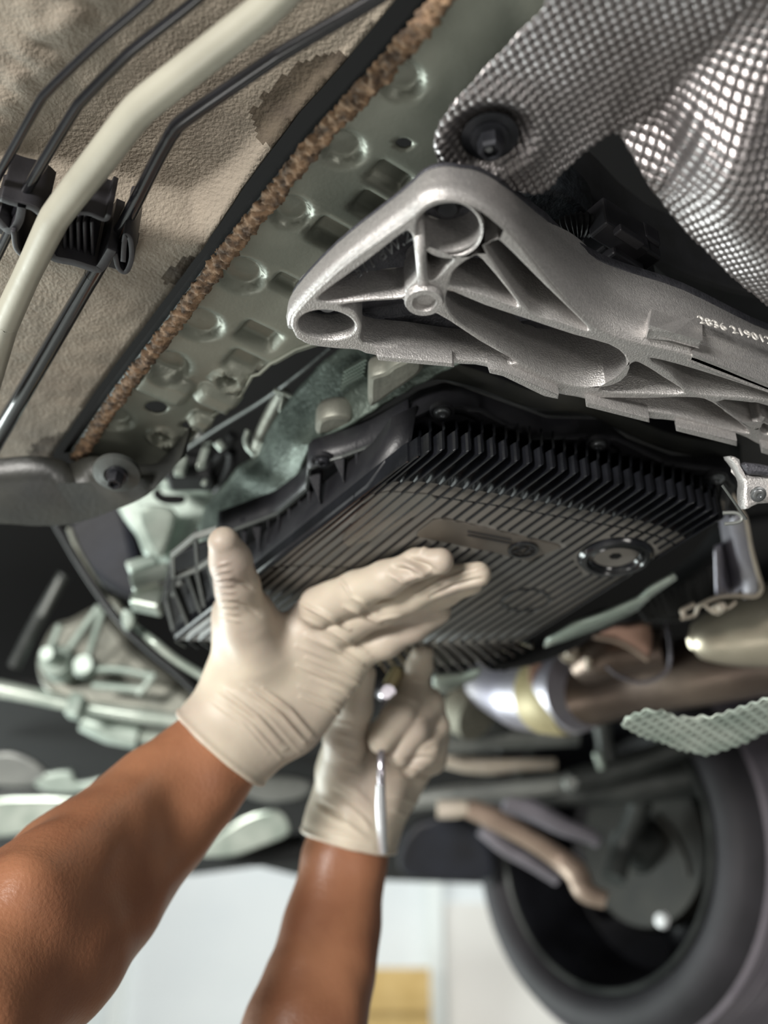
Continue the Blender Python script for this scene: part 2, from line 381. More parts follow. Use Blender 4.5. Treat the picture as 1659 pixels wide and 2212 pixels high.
def rh(X, Y):
    H = np.zeros(X.shape)
    for x, y, r in domes:
        cx, cy = wq(x, y); rr = pr_at(x, y, r)*1.12; d = np.hypot(X-cx, Y-cy)/rr
        H += .0048*(1-sm01((d-.80)/.26)) - .0007*np.exp(-((d-.24)/.05)**2)
    for x, y, r in rings:
        cx, cy = wq(x, y); rr = pr_at(x, y, r); d = np.hypot(X-cx, Y-cy)/rr
        H += -.0035*np.exp(-((d-.95)/.16)**2) + .009*(1-sm01((d-.5)/.3))
    for k, (x, y, a, b) in enumerate(rects):
        cx, cy = wq(x, y); s = S*zd(x, y, zR)/FPX; u = abs((X-cx)*perp.x+(Y-cy)*perp.y)/(a*s); v = abs((X-cx)*rail_dir.x+(Y-cy)*rail_dir.y)/(b*s*1.7)
        H += (.006 if k not in (6, 7, 8) else -.006)*(1-sm01((u-.75)/.35))*(1-sm01((v-.6)/.55))
    p0 = Q(640,610,zR); t = (X-p0.x)*perp.x+(Y-p0.y)*perp.y
    return H + .0015*np.sin(t*40)
holes = []
for x, y, a, b in [(338,878,24,13),(412,914,20,9),(873,306,18,12)]:
    holes.append([Q(px, py, zR) for px, py in ell(x, y, a, b, 20)])
rail = sheet('frame_rail', R_out, .0021, rh, 'rail_steel', holes=holes, z=zR, thick=.0016, ang=math.atan2(rail_dir.y, rail_dir.x))
tag(rail, 'grey green pressed steel chassis rail with a row of round spot-weld dimples', 'chassis rail')
lip = [Q(x, y, zR-.004) for x, y in r_px[14:27]]
tube('rolled_edge', lip, .0012, 'rail_steel', rail, 6)
for x, y in [(262,1015)]: pass
# dark gap + weld flange + rusty sealer bead
fr1 = [Q(x-14, y-10, zR+.02) for x, y in seamL]; fr0 = [Q(x-16, y-12, zR-.002) for x, y in seamL]
fl = loft('weld_flange', [fr1, fr0, [p+Vector((-.004, 0, 0)) for p in fr0], [p+Vector((-.004, 0, 0)) for p in fr1]], 'rubber_black', n=60, thick=0)
tag(fl, 'black folded weld flange running between the beige floor panel and the rail', 'weld flange')
tube('flange_edge', [Q(x-10, y-7, zR-.006) for x, y in seamL], .0022, 'dark_steel', fl, 6, sm=4)
def rough_tube(name, pts, r, m, amp, freq, n=20, sm=14, flat=.6):
    P = catmull(pts, sm); V, F = g_tube(P, r, n, flat=flat, flatdir=(0, 0, 1)); W = []
    for i, v in enumerate(V):
        c = P[min(i//n, len(P)-1)]; dr = (v-c); k = mnoise.noise(v*freq)+.6*mnoise.noise(v*freq*2.3)
        W.append(v+dr.normalized()*amp*k)
    return mk(name, W, F, m)
bd = rough_tube('seam_sealer', [Q(x, y, zR-.008) for x, y in seamL], .0046, 'seam_sealer', .0021, 330, sm=40)
tag(bd, 'crumbly rust brown bead of seam sealer along the edge of the rail', 'sealer bead')
# ================================================================ pipes and clip
zP = .455
def pipe(name, px, rpx, m, label, z=zP, cat='pipe', sm=8, ends=None, n=16):
    P = [Q(x, y, (zz if zz else z)) for x, y, zz in [(p+(None,))[:3] for p in px]]
    r = [Rp(q, zd(p[0], p[1], z)) for q, p in zip(rpx, px)]
    P2 = []
    for a, b in zip(P[:-1], P[1:]):
        L = (b-a).length; e = min(.006, L*.3); P2 += [a+(b-a).normalized()*e*.999, b-(b-a).normalized()*e]
    P2 = [P[0]]+P2+[P[-1]]; rr = [r[0]]+[v for i in range(len(r)-1) for v in (r[i], r[i+1])]+[r[-1]]
    C = catmull(P2, sm); R2 = [float(np.interp(i/(len(C)-1)*(len(rr)-1), range(len(rr)), rr)) for i in range(len(C))]
    V, F = g_tube(C, R2, n); o = mk(name, V, F, m, auto=60)
    return tag(o, label, cat) if label else o
pipe('brake_pipe', [(430,-110),(322,0),(205,98),(92,208),(0,372),(-60,480)], [11,11,11,11,10,10], 'pipe_black', 'thin black pipe closest to the top left corner, left of the cream hose')
pipe('brake_pipe', [(520,-90),(425,0),(280,112),(168,226),(60,405),(20,500),(-30,600)], [13,13,13,13,12,11,11], 'pipe_black', 'thin black pipe immediately left of the cream hose')
pipe('cream_hose', [(700,-110),(575,20),(440,125),(300,235),(215,345),(118,470),(60,590),(10,700),(-50,900)], [40,39,38,37,36,33,29,30,30], 'hose_cream', 'thick cream plastic hose running between the black pipes', z=.44, cat='hose')
pipe('fuel_pipe', [(900,-60),(820,-8),(600,120),(384,268),(350,325),(268,485),(190,612),(0,935),(-60,1040)], [17,17,17,17,16,16,18,20,20], 'pipe_black', 'longest black pipe, right of the cream hose, bent once and running through the clip')
zC = .462
clip = thing('pipe_clip', 'black plastic pipe clip holding the hose and the pipes to the floor panel', 'clip', Q(150, 520, .475))
box('clip_base', Q(140, 500, .482), (Q(285,545,.48)-Q(-20,450,.48))/2, (Q(140,520,.48)-Q(150,485,.48)), (0, 0, .004), 'clip_plastic', clip)
def ribbon(name, px, z0, z1, m, parent, th=.0025):
    a = catmull([Q(x, y, z0) for x, y in px], 5); b = [p+Vector((0, 0, (z1-z0)*S)) for p in a]
    o = loft(name, [a, b], m, parent, thick=th); return bevel(o, .0006)
ribbon('clip_loop', [(28,500),(35,540),(60,560),(82,555)], .442, .478, 'clip_plastic', clip)
ribbon('clip_loop', [(108,548),(120,560),(160,568),(205,582),(218,578),(236,550),(242,540)], .438, .478, 'clip_plastic', clip, .0045)
ribbon('clip_loop', [(248,548),(256,580),(272,588),(284,560),(282,520),(272,508),(268,530),(266,566)], .44, .478, 'clip_plastic', clip)
for x in (138, 152, 168, 182, 198): ribbon('clip_web', [(x, 480), (x+2, 560)], .445, .48, 'clip_plastic', clip, .0018)
ribbon('clip_finger', [(150,462),(190,462),(225,475),(236,464)], .44, .47, 'clip_plastic', clip)
ribbon('clip_finger', [(0,430),(30,440),(70,450),(95,470)], .445, .48, 'clip_plastic', clip, .004)
ribbon('clip_finger', [(-10,470),(20,500),(40,480),(48,440)], .445, .48, 'clip_plastic', clip, .004)
# ================================================================ black plastic cover at left
cv = thing('underbody_cover', 'black plastic underbody cover hanging below the beige panel, at the left edge', 'cover', Q(100, 1050, .44))
rowA = catmull([Q(x, y, .445) for x, y in [(-200,1010),(0,990),(70,985),(130,992),(150,1003),(200,985),(260,998),(330,1005),(392,985)]], 5)
rowB = catmull([Q(x, y, .43) for x, y in [(-200,1060),(0,1050),(100,1045),(200,1040),(300,1035),(340,1030),(395,985)]], 5)
rowC = catmull([Q(x, y, .422) for x, y in [(-200,1125),(0,1128),(80,1133),(160,1128),(230,1105),(320,1065),(396,986)]], 5)
rowD = [p+Vector((0, .012, .03)) for p in rowC]
loft('cover_skin', [rowA, rowB, rowC, rowD], 'rubber_black', cv, n=50, thick=.002).data.materials[0] = mat('cover_plastic', '#262726', '#353530', .42, 0, 26, .25, 300)
lathe('washer', Q(252, 1022, .425), (0, -.25, -1), [(0,0),(Rp(42,.85),0),(Rp(46,.85),-.002),(Rp(46,.85),.001),(Rp(24,.85),.003),(Rp(20,.85),.001),(0,.001)], 'dark_steel', cv)
hexbolt('bolt', Q(252, 1026, .421), (0, -.25, -1), Rp(16,.83), .009, 'black_bolt', cv)
# ================================================================ heat shield
zS = .44
sh_px = [(1245,-60),(1175,15),(1100,90),(1040,150),(975,215),(943,265),(938,305),(955,350),(1005,378),(1062,395),(1118,410),(1160,417),(1185,408),(1215,372),(1262,330),(1322,292),(1358,312),(1392,350),(1440,420),(1500,480),(1560,535),(1610,575),(1660,612),(1740,660),(1900,700),(1900,-60)]
so = catmull([Q(x, y, zS) for x, y in sh_px], 4, True)
ridge = [(p.x, p.y) for p in [Q(x, y, zS) for x, y in [(1330,292),(1400,250),(1442,195),(1540,90),(1620,0),(1680,-80)]]]
ridge2 = [(p.x, p.y) for p in [Q(x, y, zS) for x, y in [(1380,260),(1450,205),(1520,260),(1590,345),(1680,440),(1800,520)]]]
bc = Q(1058, 290, zS)
def shh(X, Y):
    P = .0052*S*1.06
    inB = inpoly(X, Y, ridge+[(9, -2), (9, 9)]); d, _, _ = segd(X, Y, ridge); d2, _, _ = segd(X, Y, ridge2)
    sg = np.where(inB, 1., -1.)
    a = .2+.75*inB; ux = X*np.cos(a)+Y*np.sin(a); uy = -X*np.sin(a)+Y*np.cos(a)
    dm = np.sin(ux*2*math.pi/P)*np.sin(uy*2*math.pi/P*.8)
    db = np.hypot(X-bc.x, Y-bc.y)
    fl = 1-np.exp(-(db/.02)**4)
    H = .0011*np.sign(dm)*np.abs(dm)**.8*(.35+.65*fl)
    low = -.030*np.exp(-(d2/.028)**2)*inB*sm01(d/.03) - .012*sm01(d/.05)*inB
    cr = .0007*np.sin(X*330+Y*60)*np.exp(-(np.hypot(X-Q(1400,290,zS).x, Y-Q(1400,290,zS).y)/.03)**2)
    return H + low + cr + .004*(1-sm01((db-.012)/.01)) - .0025*np.exp(-((db-.021)/.006)**2) + .002*np.sin(X*25+1)*np.cos(Y*31)
hs = thing('heat_shield', 'dimpled silver foil heat shield in the top right corner, fixed by a black bolt', 'heat shield', Q(1300, 200, zS))
sheet('shield_sheet', so, .00075, shh, 'shield_foil', hs, z=zS, thick=.0007)
hb = bc + Vector((0, 0, -.001))
lathe('washer', hb, DN, [(0,0),(.0125,0),(.0125,.0008),(.0085,.0014),(0,.0014)], 'black_bolt', hs)
hexbolt('bolt', hb+Vector((0,0,-.001)), DN, .0058, .010, 'black_bolt', hs, .0085)
lathe('stud_tip', Q(1056, 320, zS-.012), DN, [(0,-.004),(.0022,-.004),(.0022,0),(.0015,.001),(0,.001)], 'bolt_steel', hs, n=12)
# ================================================================ aluminium crossmember bracket
zB = .40
def cB(L): return [(600+x/1.566, 360+y/1.566) for x, y in L]
def w2(L, z): return [Q(x, y, z) for x, y in L]
rimtop = [(42,540),(60,490),(200,350),(420,190),(500,125),(570,108),(650,125),(720,165),(800,240),(900,365),(1000,478),(1080,543),(1150,575),(1240,600),(1420,645),(1659,742),(1950,850)]
rimbot = [(1950,1060),(1659,955),(1550,905),(1340,862),(1240,850),(1050,790),(950,770),(850,735),(700,678),(590,668),(330,640),(270,622),(200,617),(110,605),(62,580)]
Hs = [ell(165,537,96,50,28,.08), ell(578,212,108,92,32,.15),
 [(150,455),(150,432),(300,322),(420,228),(442,222),(456,240),(464,300),(470,370),(430,415),(420,440),(300,448),(200,458)],
 [(505,285),(545,292),(590,312),(570,338),(540,372),(510,380)],
 [(584,388),(600,350),(655,310),(692,316),(806,458),(795,472),(700,436),(592,405)],
 [(712,292),(716,262),(738,252),(765,264),(900,400),(1040,538),(1034,553),(940,520),(852,486)],
 [(572,470),(572,430),(592,425),(700,470),(850,520),(1000,570),(1120,603),(1172,640),(1182,682),(1155,722),(1090,742),(1000,740),(900,703),(800,645),(700,582),(610,522)],
 [(215,470),(330,455),(418,448),(432,478),(470,496),(540,500),(680,590),(805,665),(700,660),(600,650),(440,622),(290,597),(285,540),(262,492)],
 [(1090,757),(1150,715),(1200,666),(1232,670),(1300,712),(1372,766),(1240,766)],
 [(1262,650),(1420,690),(1660,768),(1950,870),(1950,885),(1660,790),(1420,768),(1330,700)],
 [(1490,797),(1600,800),(1660,812),(1950,905),(1950,985),(1665,872),(1640,850),(1612,885)],
 [(1075,786),(1240,786),(1390,782),(1470,800),(1590,893),(1550,896),(1350,840),(1200,818)],
 ell(1655,888,22,20,16)]
bk = thing('crossmember_bracket', 'cast aluminium gearbox crossmember bracket with webbed pockets, spanning to the right edge', 'bracket', Q(1000, 620, zB))
out = catmull(w2(cB(rimtop), zB), 3)+catmull(w2(cB(rimbot), zB), 3)
out = [p for i, p in enumerate(out) if i == 0 or (p-out[i-1]).length > .0008]
HW = [catmull(w2(cB(h), zB), 3, True) if len(h) < 16 or k < 2 else catmull(w2(cB(h), zB), 2, True) for k, h in enumerate(Hs)]
z0 = CZ+zB*S
plate('rib_frame', out, HW, z0, z0+.036, 'cast_aluminium', bk, .0011)
cen = sum(out, Vector())/len(out)
plate('web', out, [HW[0], HW[1]], z0+.036, z0+.040, 'cast_aluminium_shaded', bk, .0004)  # pocket shade is painted by the darker base colour
top = [(36,510),(62,425),(200,300),(415,110),(488,62),(570,42),(650,48),(720,82),(805,140),(900,190),(1000,240),(1090,325),(1170,390),(1260,455),(1430,498),(1659,572),(1950,665)]
ra = cB(rimtop); ta = cB(top)
def grow(o):
    co_ = np.empty(len(o.data.vertices)*3); o.data.vertices.foreach_get('co', co_); co_ = co_.reshape(-1, 3)
    b = co_.copy(); b[:, 2] = z0; px, _ = PX(b); k = np.interp(px, [640,1000,1100,1200,1300,1659], [.46,.58,.8,1.25,1.4,1.2])
    co_[:, 2] = z0+(co_[:, 2]-z0)*np.where(co_[:, 2] > z0+.003, k, 1); o.data.vertices.foreach_set('co', co_.ravel()); o.data.update()
for o_ in list(bk.children): grow(o_)
rw = catmull(w2(ra, zB+.001), 5); tw = catmull([Q(x, y, zB+max(.012, (r[1]-y)*.00042)) for (x, y), r in zip(ta, ra)], 5)
mid = [a.lerp(b, .5)+Vector((0, -.0015, 0)) for a, b in zip(rw, tw)]
loft('side_wall', [rw, mid, tw, [p+Vector((0, .012, .003)) for p in tw]], 'cast_aluminium', bk, thick=.0025)
# raised tab and foot strip on the near wall
def tab(name, px, z, dy, parent=bk, m='cast_aluminium'):
    a = [Q(x, y, zz)+Vector((0, -dy, 0)) for (x, y), zz in zip(cB(px), z)]; b = [p+Vector((0, .006, 0)) for p in a]
    n = len(a); F = [tuple(range(n)), tuple(range(2*n-1, n-1, -1))]+[(i, (i+1) % n, n+(i+1) % n, n+i) for i in range(n)]
    F = [f[::-1] for f in F]
    o = mk(name, a+b, F, m, parent, smooth=False); return bevel(o, .0008)
tab('tab', [(1243,590),(1243,478),(1262,468),(1412,505),(1422,520),(1422,618),(1330,592),(1250,572)], [.401,.446,.448,.446,.444,.402,.402,.402], .007)
tab('foot_strip', [(1398,640),(1422,615),(1659,690),(1950,790),(1950,855),(1659,742)], [.4,.408,.41,.41,.4,.4], .0025)
# pads on the lower edge
for px in [[(332,628),(590,655),(597,670),(340,646)], [(710,672),(760,678),(950,762),(948,778),(900,768),(760,700),(716,690)], [(1040,785),(1255,842),(1257,858),(1042,804)], [(1348,868),(1552,918),(1552,938),(1346,886)], [(1634,940),(1720,962),(1720,985),(1634,960)]]:
    p = w2(cB(px), zB-.004); plate('edge_pad', p, [], z0-.0055, z0+.004, 'cast_aluminium', bk, .0008)
# hollow boss
c = Q(*cB([(495,462)])[0], zB-.004); rb = Rp(46, .53)
lathe('hollow_boss', c, (0, 0, 1), [(rb*.62,0),(rb*.94,0),(rb,.0015),(rb*.9,.028),(rb*.9,.034),(rb*.55,.034),(rb*.6,.001)], 'cast_aluminium', bk, 40, closed=True)
lathe('boss_bore_shade', c, (0, 0, 1), [(0,.016),(rb*.66,.016),(rb*.66,.02),(0,.02)], 'cavity_black', bk, 24)  # black disc added inside the boss to paint the shade of its hole
loft('boss_web', [[Q(*cB([(478,235)])[0], zB), Q(*cB([(492,420)])[0], zB-.002)], [Q(*cB([(478,235)])[0], zB)+Vector((0,0,.028)), Q(*cB([(492,420)])[0], zB)+Vector((0,0,.028))]], 'cast_aluminium', bk, thick=.0045)
# cups round the two mounting bolts and the bolts
for (x, y, rx) , nm in [((578,212,108), 'a'), ((165,537,96), 'b')]:
    c = Q(*cB([(x, y)])[0], zB); r = rx/1.566*S*zd(*cB([(x, y)])[0], zB)/FPX
    lathe('bolt_cup', c, (0, 0, 1), [(r*1.10,.001),(r*1.03,.001),(r*.98,.0205),(r*1.0,.024),(r*1.10,.024)], 'cast_aluminium', bk, 40)
    lathe('bolt_seat', c, (0, 0, 1), [(0,.0205),(r*1.02,.0205),(r*1.02,.0235),(0,.0235)], 'cast_aluminium_shaded', bk, 40)  # cup ceiling, its shade put into the colour
    lathe('mounting_bolt', c+Vector((0,0,.0215)), DN, [(0,0),(r*.62,0),(r*.62,.002),(r*.42,.003),(r*.40,.008),(r*.3,.0095),(0,.0095)], 'bolt_steel' if nm == 'b' else 'black_bolt', bk, 24)
# cast numbers on the near wall (seen mirrored-free, letters stand proud)
a = Q(1520, 716, zB+.022)+Vector((0,-.0072,0)); b2 = Q(1640, 752, zB+.022)+Vector((0,-.0072,0))
text('cast_number', '2836 219012', frm((a+b2)/2, b2-a, Vector((0, .25, 1))), .0088, 'letter_bright', bk)
a = Q(782, 578, zB+.012); b2 = Q(862, 520, zB+.012)
text('cast_number', '511 8W.2', frm((a+b2)/2+Vector((.001,.001,.001)), b2-a, Vector((.2, .5, -1))*-1), .009, 'bolt_steel', bk)
# ================================================================ gearbox oil pan
zO = .38; pan = thing('oil_pan', 'black plastic gearbox oil pan with long cooling fins, above the gloved hand', 'oil pan', Q(950, 1200, zO))
T = [(884,958),(930,936),(966,934),(1000,936),(1037,932),(1100,946),(1200,968),(1300,990),(1400,1014),(1476,1034),(1520,1052),(1546,1066),(1566,1080)]
K = [(886,992),(926,972),(964,968),(998,968),(1038,974),(1092,986),(1192,1006),(1292,1030),(1392,1054),(1476,1074),(1518,1090),(1546,1104),(1560,1120)]
Fp = [(379,1386),(470,1388),(620,1389),(760,1390),(930,1392),(1124,1390)]
Gp = [(400,1398),(600,1420),(790,1452),(930,1456),(1051,1446),(1150,1400)]
def along(L, t, z):
    n = 200; P = resample([Q(x, y, z) for x, y in L], n); i = t*(n-1); k = min(int(i), n-2); return P[k].lerp(P[k+1], i-k)
NF = 30; hb_ = .0075
tf = lambda i: i/(NF-1)
def fin_pts(t):
    a = along(T, t, .425); k = along(K, t, .384); k2 = along(K, t, zO); f = along(Fp, t, zO); g = along(Gp, t, .392)
    d = (f-k2).normalized()
    return a, k, k2+d*.006, f, g
def blade(name, P, h, th, m, parent):                 # moulded rib: bottom edge along P, rising h
    V = []; F = []
    for i, p in enumerate(P):
        t = (P[min(i+1, len(P)-1)]-P[max(i-1, 0)]); t.z = 0; t.normalize(); s = Vector((t.y, -t.x, 0))*th/2
        hh = h[i] if isinstance(h, list) else h; up = Vector((0, 0, hh))
        V += [p-s*.8, p+s*.8, p+s+Vector((0,0,.0006)), p+s*1.1+up, p-s*1.1+up, p-s+Vector((0,0,.0006))]
    n = len(P)
    for i in range(n-1):
        for k in range(6): F.append((i*6+k, i*6+(k+1) % 6, (i+1)*6+(k+1) % 6, (i+1)*6+k))
    F.append((5,4,3,2,1,0)); F.append(tuple((n-1)*6+k for k in range(6)))
    return mk(name, V, F, m, parent, smooth=False)
# pan body: from flange down the wall, chamfer, floor, far slope
rows = []
N = 60
for z, f in [(0, 0), (1, 0), (2, 0), (3, 0), (4, 0), (5, 0)]:
    row = []
    for j in range(N):
        t = j/(N-1); a, k, k2, ff, g = fin_pts(t)
        if z == 0: p = a+Vector((0, .006, .004))
        elif z == 1: p = k+Vector((0, .010, .012))
        elif z == 2: p = k2.lerp(ff, .06)+Vector((0, 0, .010))
        elif z == 3: p = k2.lerp(ff, .125)+Vector((0, 0, .0026))
        elif z == 4: p = ff+Vector((0, 0, .0026))
        else: p = g+Vector((0, 0, .008))
        row.append(p)
    rows.append(row)
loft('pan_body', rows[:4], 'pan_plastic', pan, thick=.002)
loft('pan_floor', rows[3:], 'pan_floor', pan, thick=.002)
lw = [r[0] for r in rows]; loft('pan_side', [lw, [p+Vector((.004,.002,.034)) for p in lw]], 'flange_plastic', pan, thick=.002, smooth=False)
lw = [r[-1] for r in rows]; loft('pan_side', [lw, [p+Vector((0,0,.03)) for p in lw]], 'pan_plastic', pan, thick=.002)
lab = [(902,1150),(935,1124),(962,1121),(1206,1178),(1212,1184),(1160,1205),(1148,1214),(1060,1193),(900,1160)]
pad = [(738,1165),(795,1070),(840,1062),(930,1068),(945,1080),(940,1092),(800,1170),(750,1182)]
plug_c = (1330, 1206)
LP = [(Q(x, y, zO).x, Q(x, y, zO).y) for x, y in lab]; pc = Q(*plug_c, zO); pr_ = Rp(88, .76)
for i in range(NF):
    t = tf(i); a, k, k2, ff, g = fin_pts(t)
    bend = catmull([a, a.lerp(k, .6), k, k2, k2.lerp(ff, .06)], 4)
    line = [k2.lerp(ff, .06+.94*j/60) for j in range(61)]
    runs = []; cur = []
    for p in line:
        x = np.array([p.x]); y = np.array([p.y])
        bad = inpoly(x, y, LP)[0] or math.hypot(p.x-pc.x, p.y-pc.y) < pr_
        if bad:
            if len(cur) > 1: runs.append(cur)
            cur = []
        else: cur.append(p)
    if len(cur) > 1: runs.append(cur)
    if i < 2: bend = catmull([a+Vector((0,0,-.004)), k, k2, k2.lerp(ff,.06)], 4)
    first = True
    for r in runs:
        P = r
        if first and (r[0]-line[0]).length < 1e-6: P = bend+r[1:]
        if (P[-1]-ff).length < 1e-6: P = P+[g]
        blade('cooling_fin', P, [.0125]*len(P), .0013, 'pan_plastic', pan); first = False
# cross rib rows
for t0 in (.17, .53):
    P = [fin_pts(j/40)[2].lerp(fin_pts(j/40)[3], t0)+Vector((0,0,.0016)) for j in range(0, 41 if t0 < .3 else 15)]
    blade('cross_rib', P, .004, .0022, 'pan_plastic', pan)
qplate('label_panel', lab, [], zO+.0005, .006, 'label_plastic', pan, .0008)
qplate('smooth_pad', pad, [], zO+.0008, .004, 'pan_floor', pan, .0008)
# round emblem: ring and two letters
ec = Q(1130, 1187, zO); er = Rp(33, .77)
em = lathe('emblem', ec+Vector((0,0,-.0004)), DN, [(er*.80,-.001),(er*.80,.0008),(er,.0008),(er,-.001)], 'pan_plastic', pan, 36, closed=True)
text('emblem_letters', 'ZF', frm(ec+Vector((0,0,-.0008)), Q(1160,1192,zO)-Q(1100,1181,zO), Q(1140,1177,zO)-Q(1130,1197,zO)), er*1.35, 'flange_plastic', em, .0005)
for y0 in (1150, 1158):
    a = Q(1010, y0-2, zO); b2 = Q(1105, y0+16, zO)
    blade('raised_mark', [a+Vector((0,0,-.0004)), b2+Vector((0,0,-.0004))], .0006, .0009, 'flange_plastic', pan)
# drain plug
u = Rp(1, .76)
lathe('plug_ring', pc+DN*.0012, DN, [(u*46,-.006),(u*50,-.001),(u*56,.0005),(u*62,-.001),(u*66,.0008),(u*76,.0008),(u*84,-.002),(u*88,-.006)], 'pan_plastic', pan, 48)
pl = lathe('drain_plug', pc, DN, [(u*16,-.008),(u*16,-.0025),(u*20,-.0018),(u*40,-.0018),(u*43,-.003),(u*43,-.008)], 'label_plastic', pan, 40)
pl['label'] = 'grey drain plug with hexagonal socket'
mkh = [pc+Vector((math.cos(a)*u*15, math.sin(a)*u*15, -(-.0022))) for a in [k*math.pi/3 for k in range(6)]]
plate('plug_socket', mkh, [], CZ+zO*S+.0015, CZ+zO*S+.0018, 'cavity_black', pl, .0001)
lathe('plug_recess', pc, DN, [(0,-.008),(u*46,-.008),(u*46,-.002)], 'cavity_black', pan, 40)
# smaller recess disc lower on the pan
dc = Q(1135, 1300, zO); lathe('recess_ring', dc+Vector((0,0,.001)), DN, [(u*52,-.002),(u*54,.0006),(u*60,.0006),(u*62,-.002)], 'pan_plastic', pan, 40)
# flange with its near skirt, split at the bolt notches
ftop = [(668,955),(735,930),(800,905),(870,868),(905,845),(960,828),(1000,838),(1060,862),(1180,905),(1300,908),(1352,948),(1450,985),(1560,990),(1600,1008)]
fbot = [(672,1006),(700,995),(740,990),(800,968),(850,938),(884,922),(886,905),(940,880),(1000,885),(1036,900),(1042,925),(1150,955),(1240,970),(1248,948),(1300,945),(1340,962),(1345,982),(1440,1008),(1500,1030),(1506,1022),(1560,1022),(1582,1046)]
ft = catmull([Q(x, y, .462) for x, y in ftop], 4); fb = [Q(x, y, .428) for x, y in fbot]
ftr = resample(ft, 90)
# pair by horizontal pixel
fbx = np.array([p[0] for p in fbot]); fby = np.array([p[1] for p in fbot])
fx = np.linspace(668, 1590, 110); fxb = np.clip(fx, 672, 1582)
ty = np.interp(fx, [p[0] for p in ftop], [p[1] for p in ftop]); by = np.interp(fxb, fbx, fby)
rt = [Q(x, y, .462) for x, y in zip(fx, ty)]; rb_ = [Q(x, y, .428) for x, y in zip(fxb, by)]
rm = [a.lerp(b, .35)+Vector((0, -.001, 0)) for a, b in zip(rt, rb_)]
loft('flange_skirt', [[p+Vector((.003,.02,.002)) for p in rt], rt, rm, rb_, [p+Vector((0,.004,0)) for p in rb_]], 'flange_plastic', pan, thick=.0015, auto=30)
qplate('pan_flange', [(672,1004),(740,988),(800,966),(886,910),(940,882),(1036,890),(1150,950),(1250,948),(1330,950),(1440,1005),(1560,1020),(1590,1050),(1568,1110),(1480,1092),(1300,1040),(1100,990),(960,965),(880,1000),(760,1090),(660,1150),(560,1230),(470,1300),(380,1385),(350,1300),(370,1200),(470,1170),(520,1130),(590,1110),(660,1070)], [], .428, .004, 'flange_plastic', pan, .0005)
for x, y, nm in [(955,892,1),(1292,962,1),(1548,1034,1),(697,997,0)]:
    c = Q(x, y, .424); r = Rp(15, .66)
    cup = lathe('bolt_sleeve', c+Vector((0,0,.001)), DN, [(r*1.9,-.002),(r*1.9,.0008),(r*1.5,.0008),(r*1.4,-.001)], 'flange_plastic', pan, 28)
    bolthead('pan_bolt', c, DN, r, 'bolt_steel' if nm else 'black_bolt', pan)
# left flange: lower outline and gussets
le = [(1250,370),(1180,400),(1080,325),(850,395)]
edge = [(884,922),(850,940),(800,968),(740,990),(700,1000),(668,1016),(663,1060),(600,1112),(560,1128),(505,1148),(470,1160)]
ed = catmull([Q(x, y, .424) for x, y in edge], 3)
loft('flange_side', [ed, [p+Vector((0,0,.020)) for p in ed]], 'flange_plastic', pan, thick=.0025)
blade('flange_lip', [Q(x, y, .4235) for x, y in edge], .002, .0022, 'dark_steel', pan)
def gus(x0, y0, x1, y1, th=.0022, m='flange_plastic'):
    a = Q(x0, y0, .425); t = .425-.035*min(1, (y1-y0)/90); b = Q(x1, y1, t)+Vector((-.82,-.57,0))*.004; inn = b+Vector((.012, -.006, .03))
    V = [a, b, b+Vector((0,0,.03)), a+Vector((0,0,.012))]; s = (b-a).cross(Vector((0,0,1))).normalized()*th/2
    W = [v+s for v in V]+[v-s for v in V]
    o = mk('gusset', W, [(0,1,2,3),(7,6,5,4),(0,4,5,1),(1,5,6,2),(2,6,7,3),(3,7,4,0)], m, pan, smooth=False); return bevel(o, .0004, 1)
for g_ in [(808,965,820,1005,.0035),(770,980,787,1028,.0035),(722,996,757,1050,.005),(667,1030,704,1092,.005),(665,1062,682,1108,.003),(645,1082,660,1134,.002),(622,1098,637,1152,.002),(600,1112,613,1166,.002),(578,1122,590,1178,.002),(545,1138,572,1196,.003),(522,1146,540,1218,.002)]: gus(*g_)
# far left end of the pan, right behind the thumb
for px in [[(470,1150),(420,1165),(372,1205),(374,1250),(385,1248),(425,1235),(470,1205)], [(375,1290),(380,1270),(395,1262)]]:
    blade('flange_lip', [Q(x, y, .41) for x, y in px], .004, .003, 'grey_steel', pan)
for a, b2 in [((372,1270),(405,1352)),((405,1250),(432,1325)),((425,1240),(440,1312)),((450,1228),(463,1290)),((358,1300),(372,1362)),((420,1170),(425,1232))]:
    blade('gusset', [Q(*a, .408), Q(*b2, .385)], .01, .003, 'dark_steel', pan)
# ================================================================ gearbox case (metal) above the pan
gb = thing('gearbox_housing', 'rough grey green gearbox casing between the chassis rail and the oil pan', 'gearbox', Q(620, 900, .47))
A = [(830,700,.50),(760,740,.50),(700,780,.50),(655,830,.50),(610,890,.50),(580,940,.5),(560,985,.5),(520,1005,.5),(495,1040,.5),(450,1090,.5),(430,1140,.5)]
B = [(1000,780,.46),(850,860,.455),(740,925,.45),(672,960,.45),(650,1020,.45),(600,1080,.45),(540,1110,.45),(510,1130,.45),(490,1150,.45),(475,1160,.45),(470,1170,.45)]
Ra = [Q(*p) for p in A]; Rb = [Q(*p) for p in B]
rws = []
for s in np.linspace(0, 1, 24):
    row = [a.lerp(b, s) for a, b in zip(resample(Ra, 60), resample(Rb, 60))]
    rws.append([p+Vector((0,0,-1))*(.006*math.sin(s*3.14)+.0025*mnoise.noise(p*60)+.0012*mnoise.noise(p*300)) for p in row])
loft('case_wall', rws, 'green_casting', gb, thick=.004)
for px, z in [([(795,830),(800,815),(830,805),(850,790),(905,770),(915,800),(880,830),(850,850),(810,878),(796,876)], .445), ([(682,938),(684,915),(700,903),(730,898),(760,905),(754,922),(700,940)], .45)]:
    qplate('casting_lug', px, [], z, .016, 'grey_casting', gb, .003, 4)
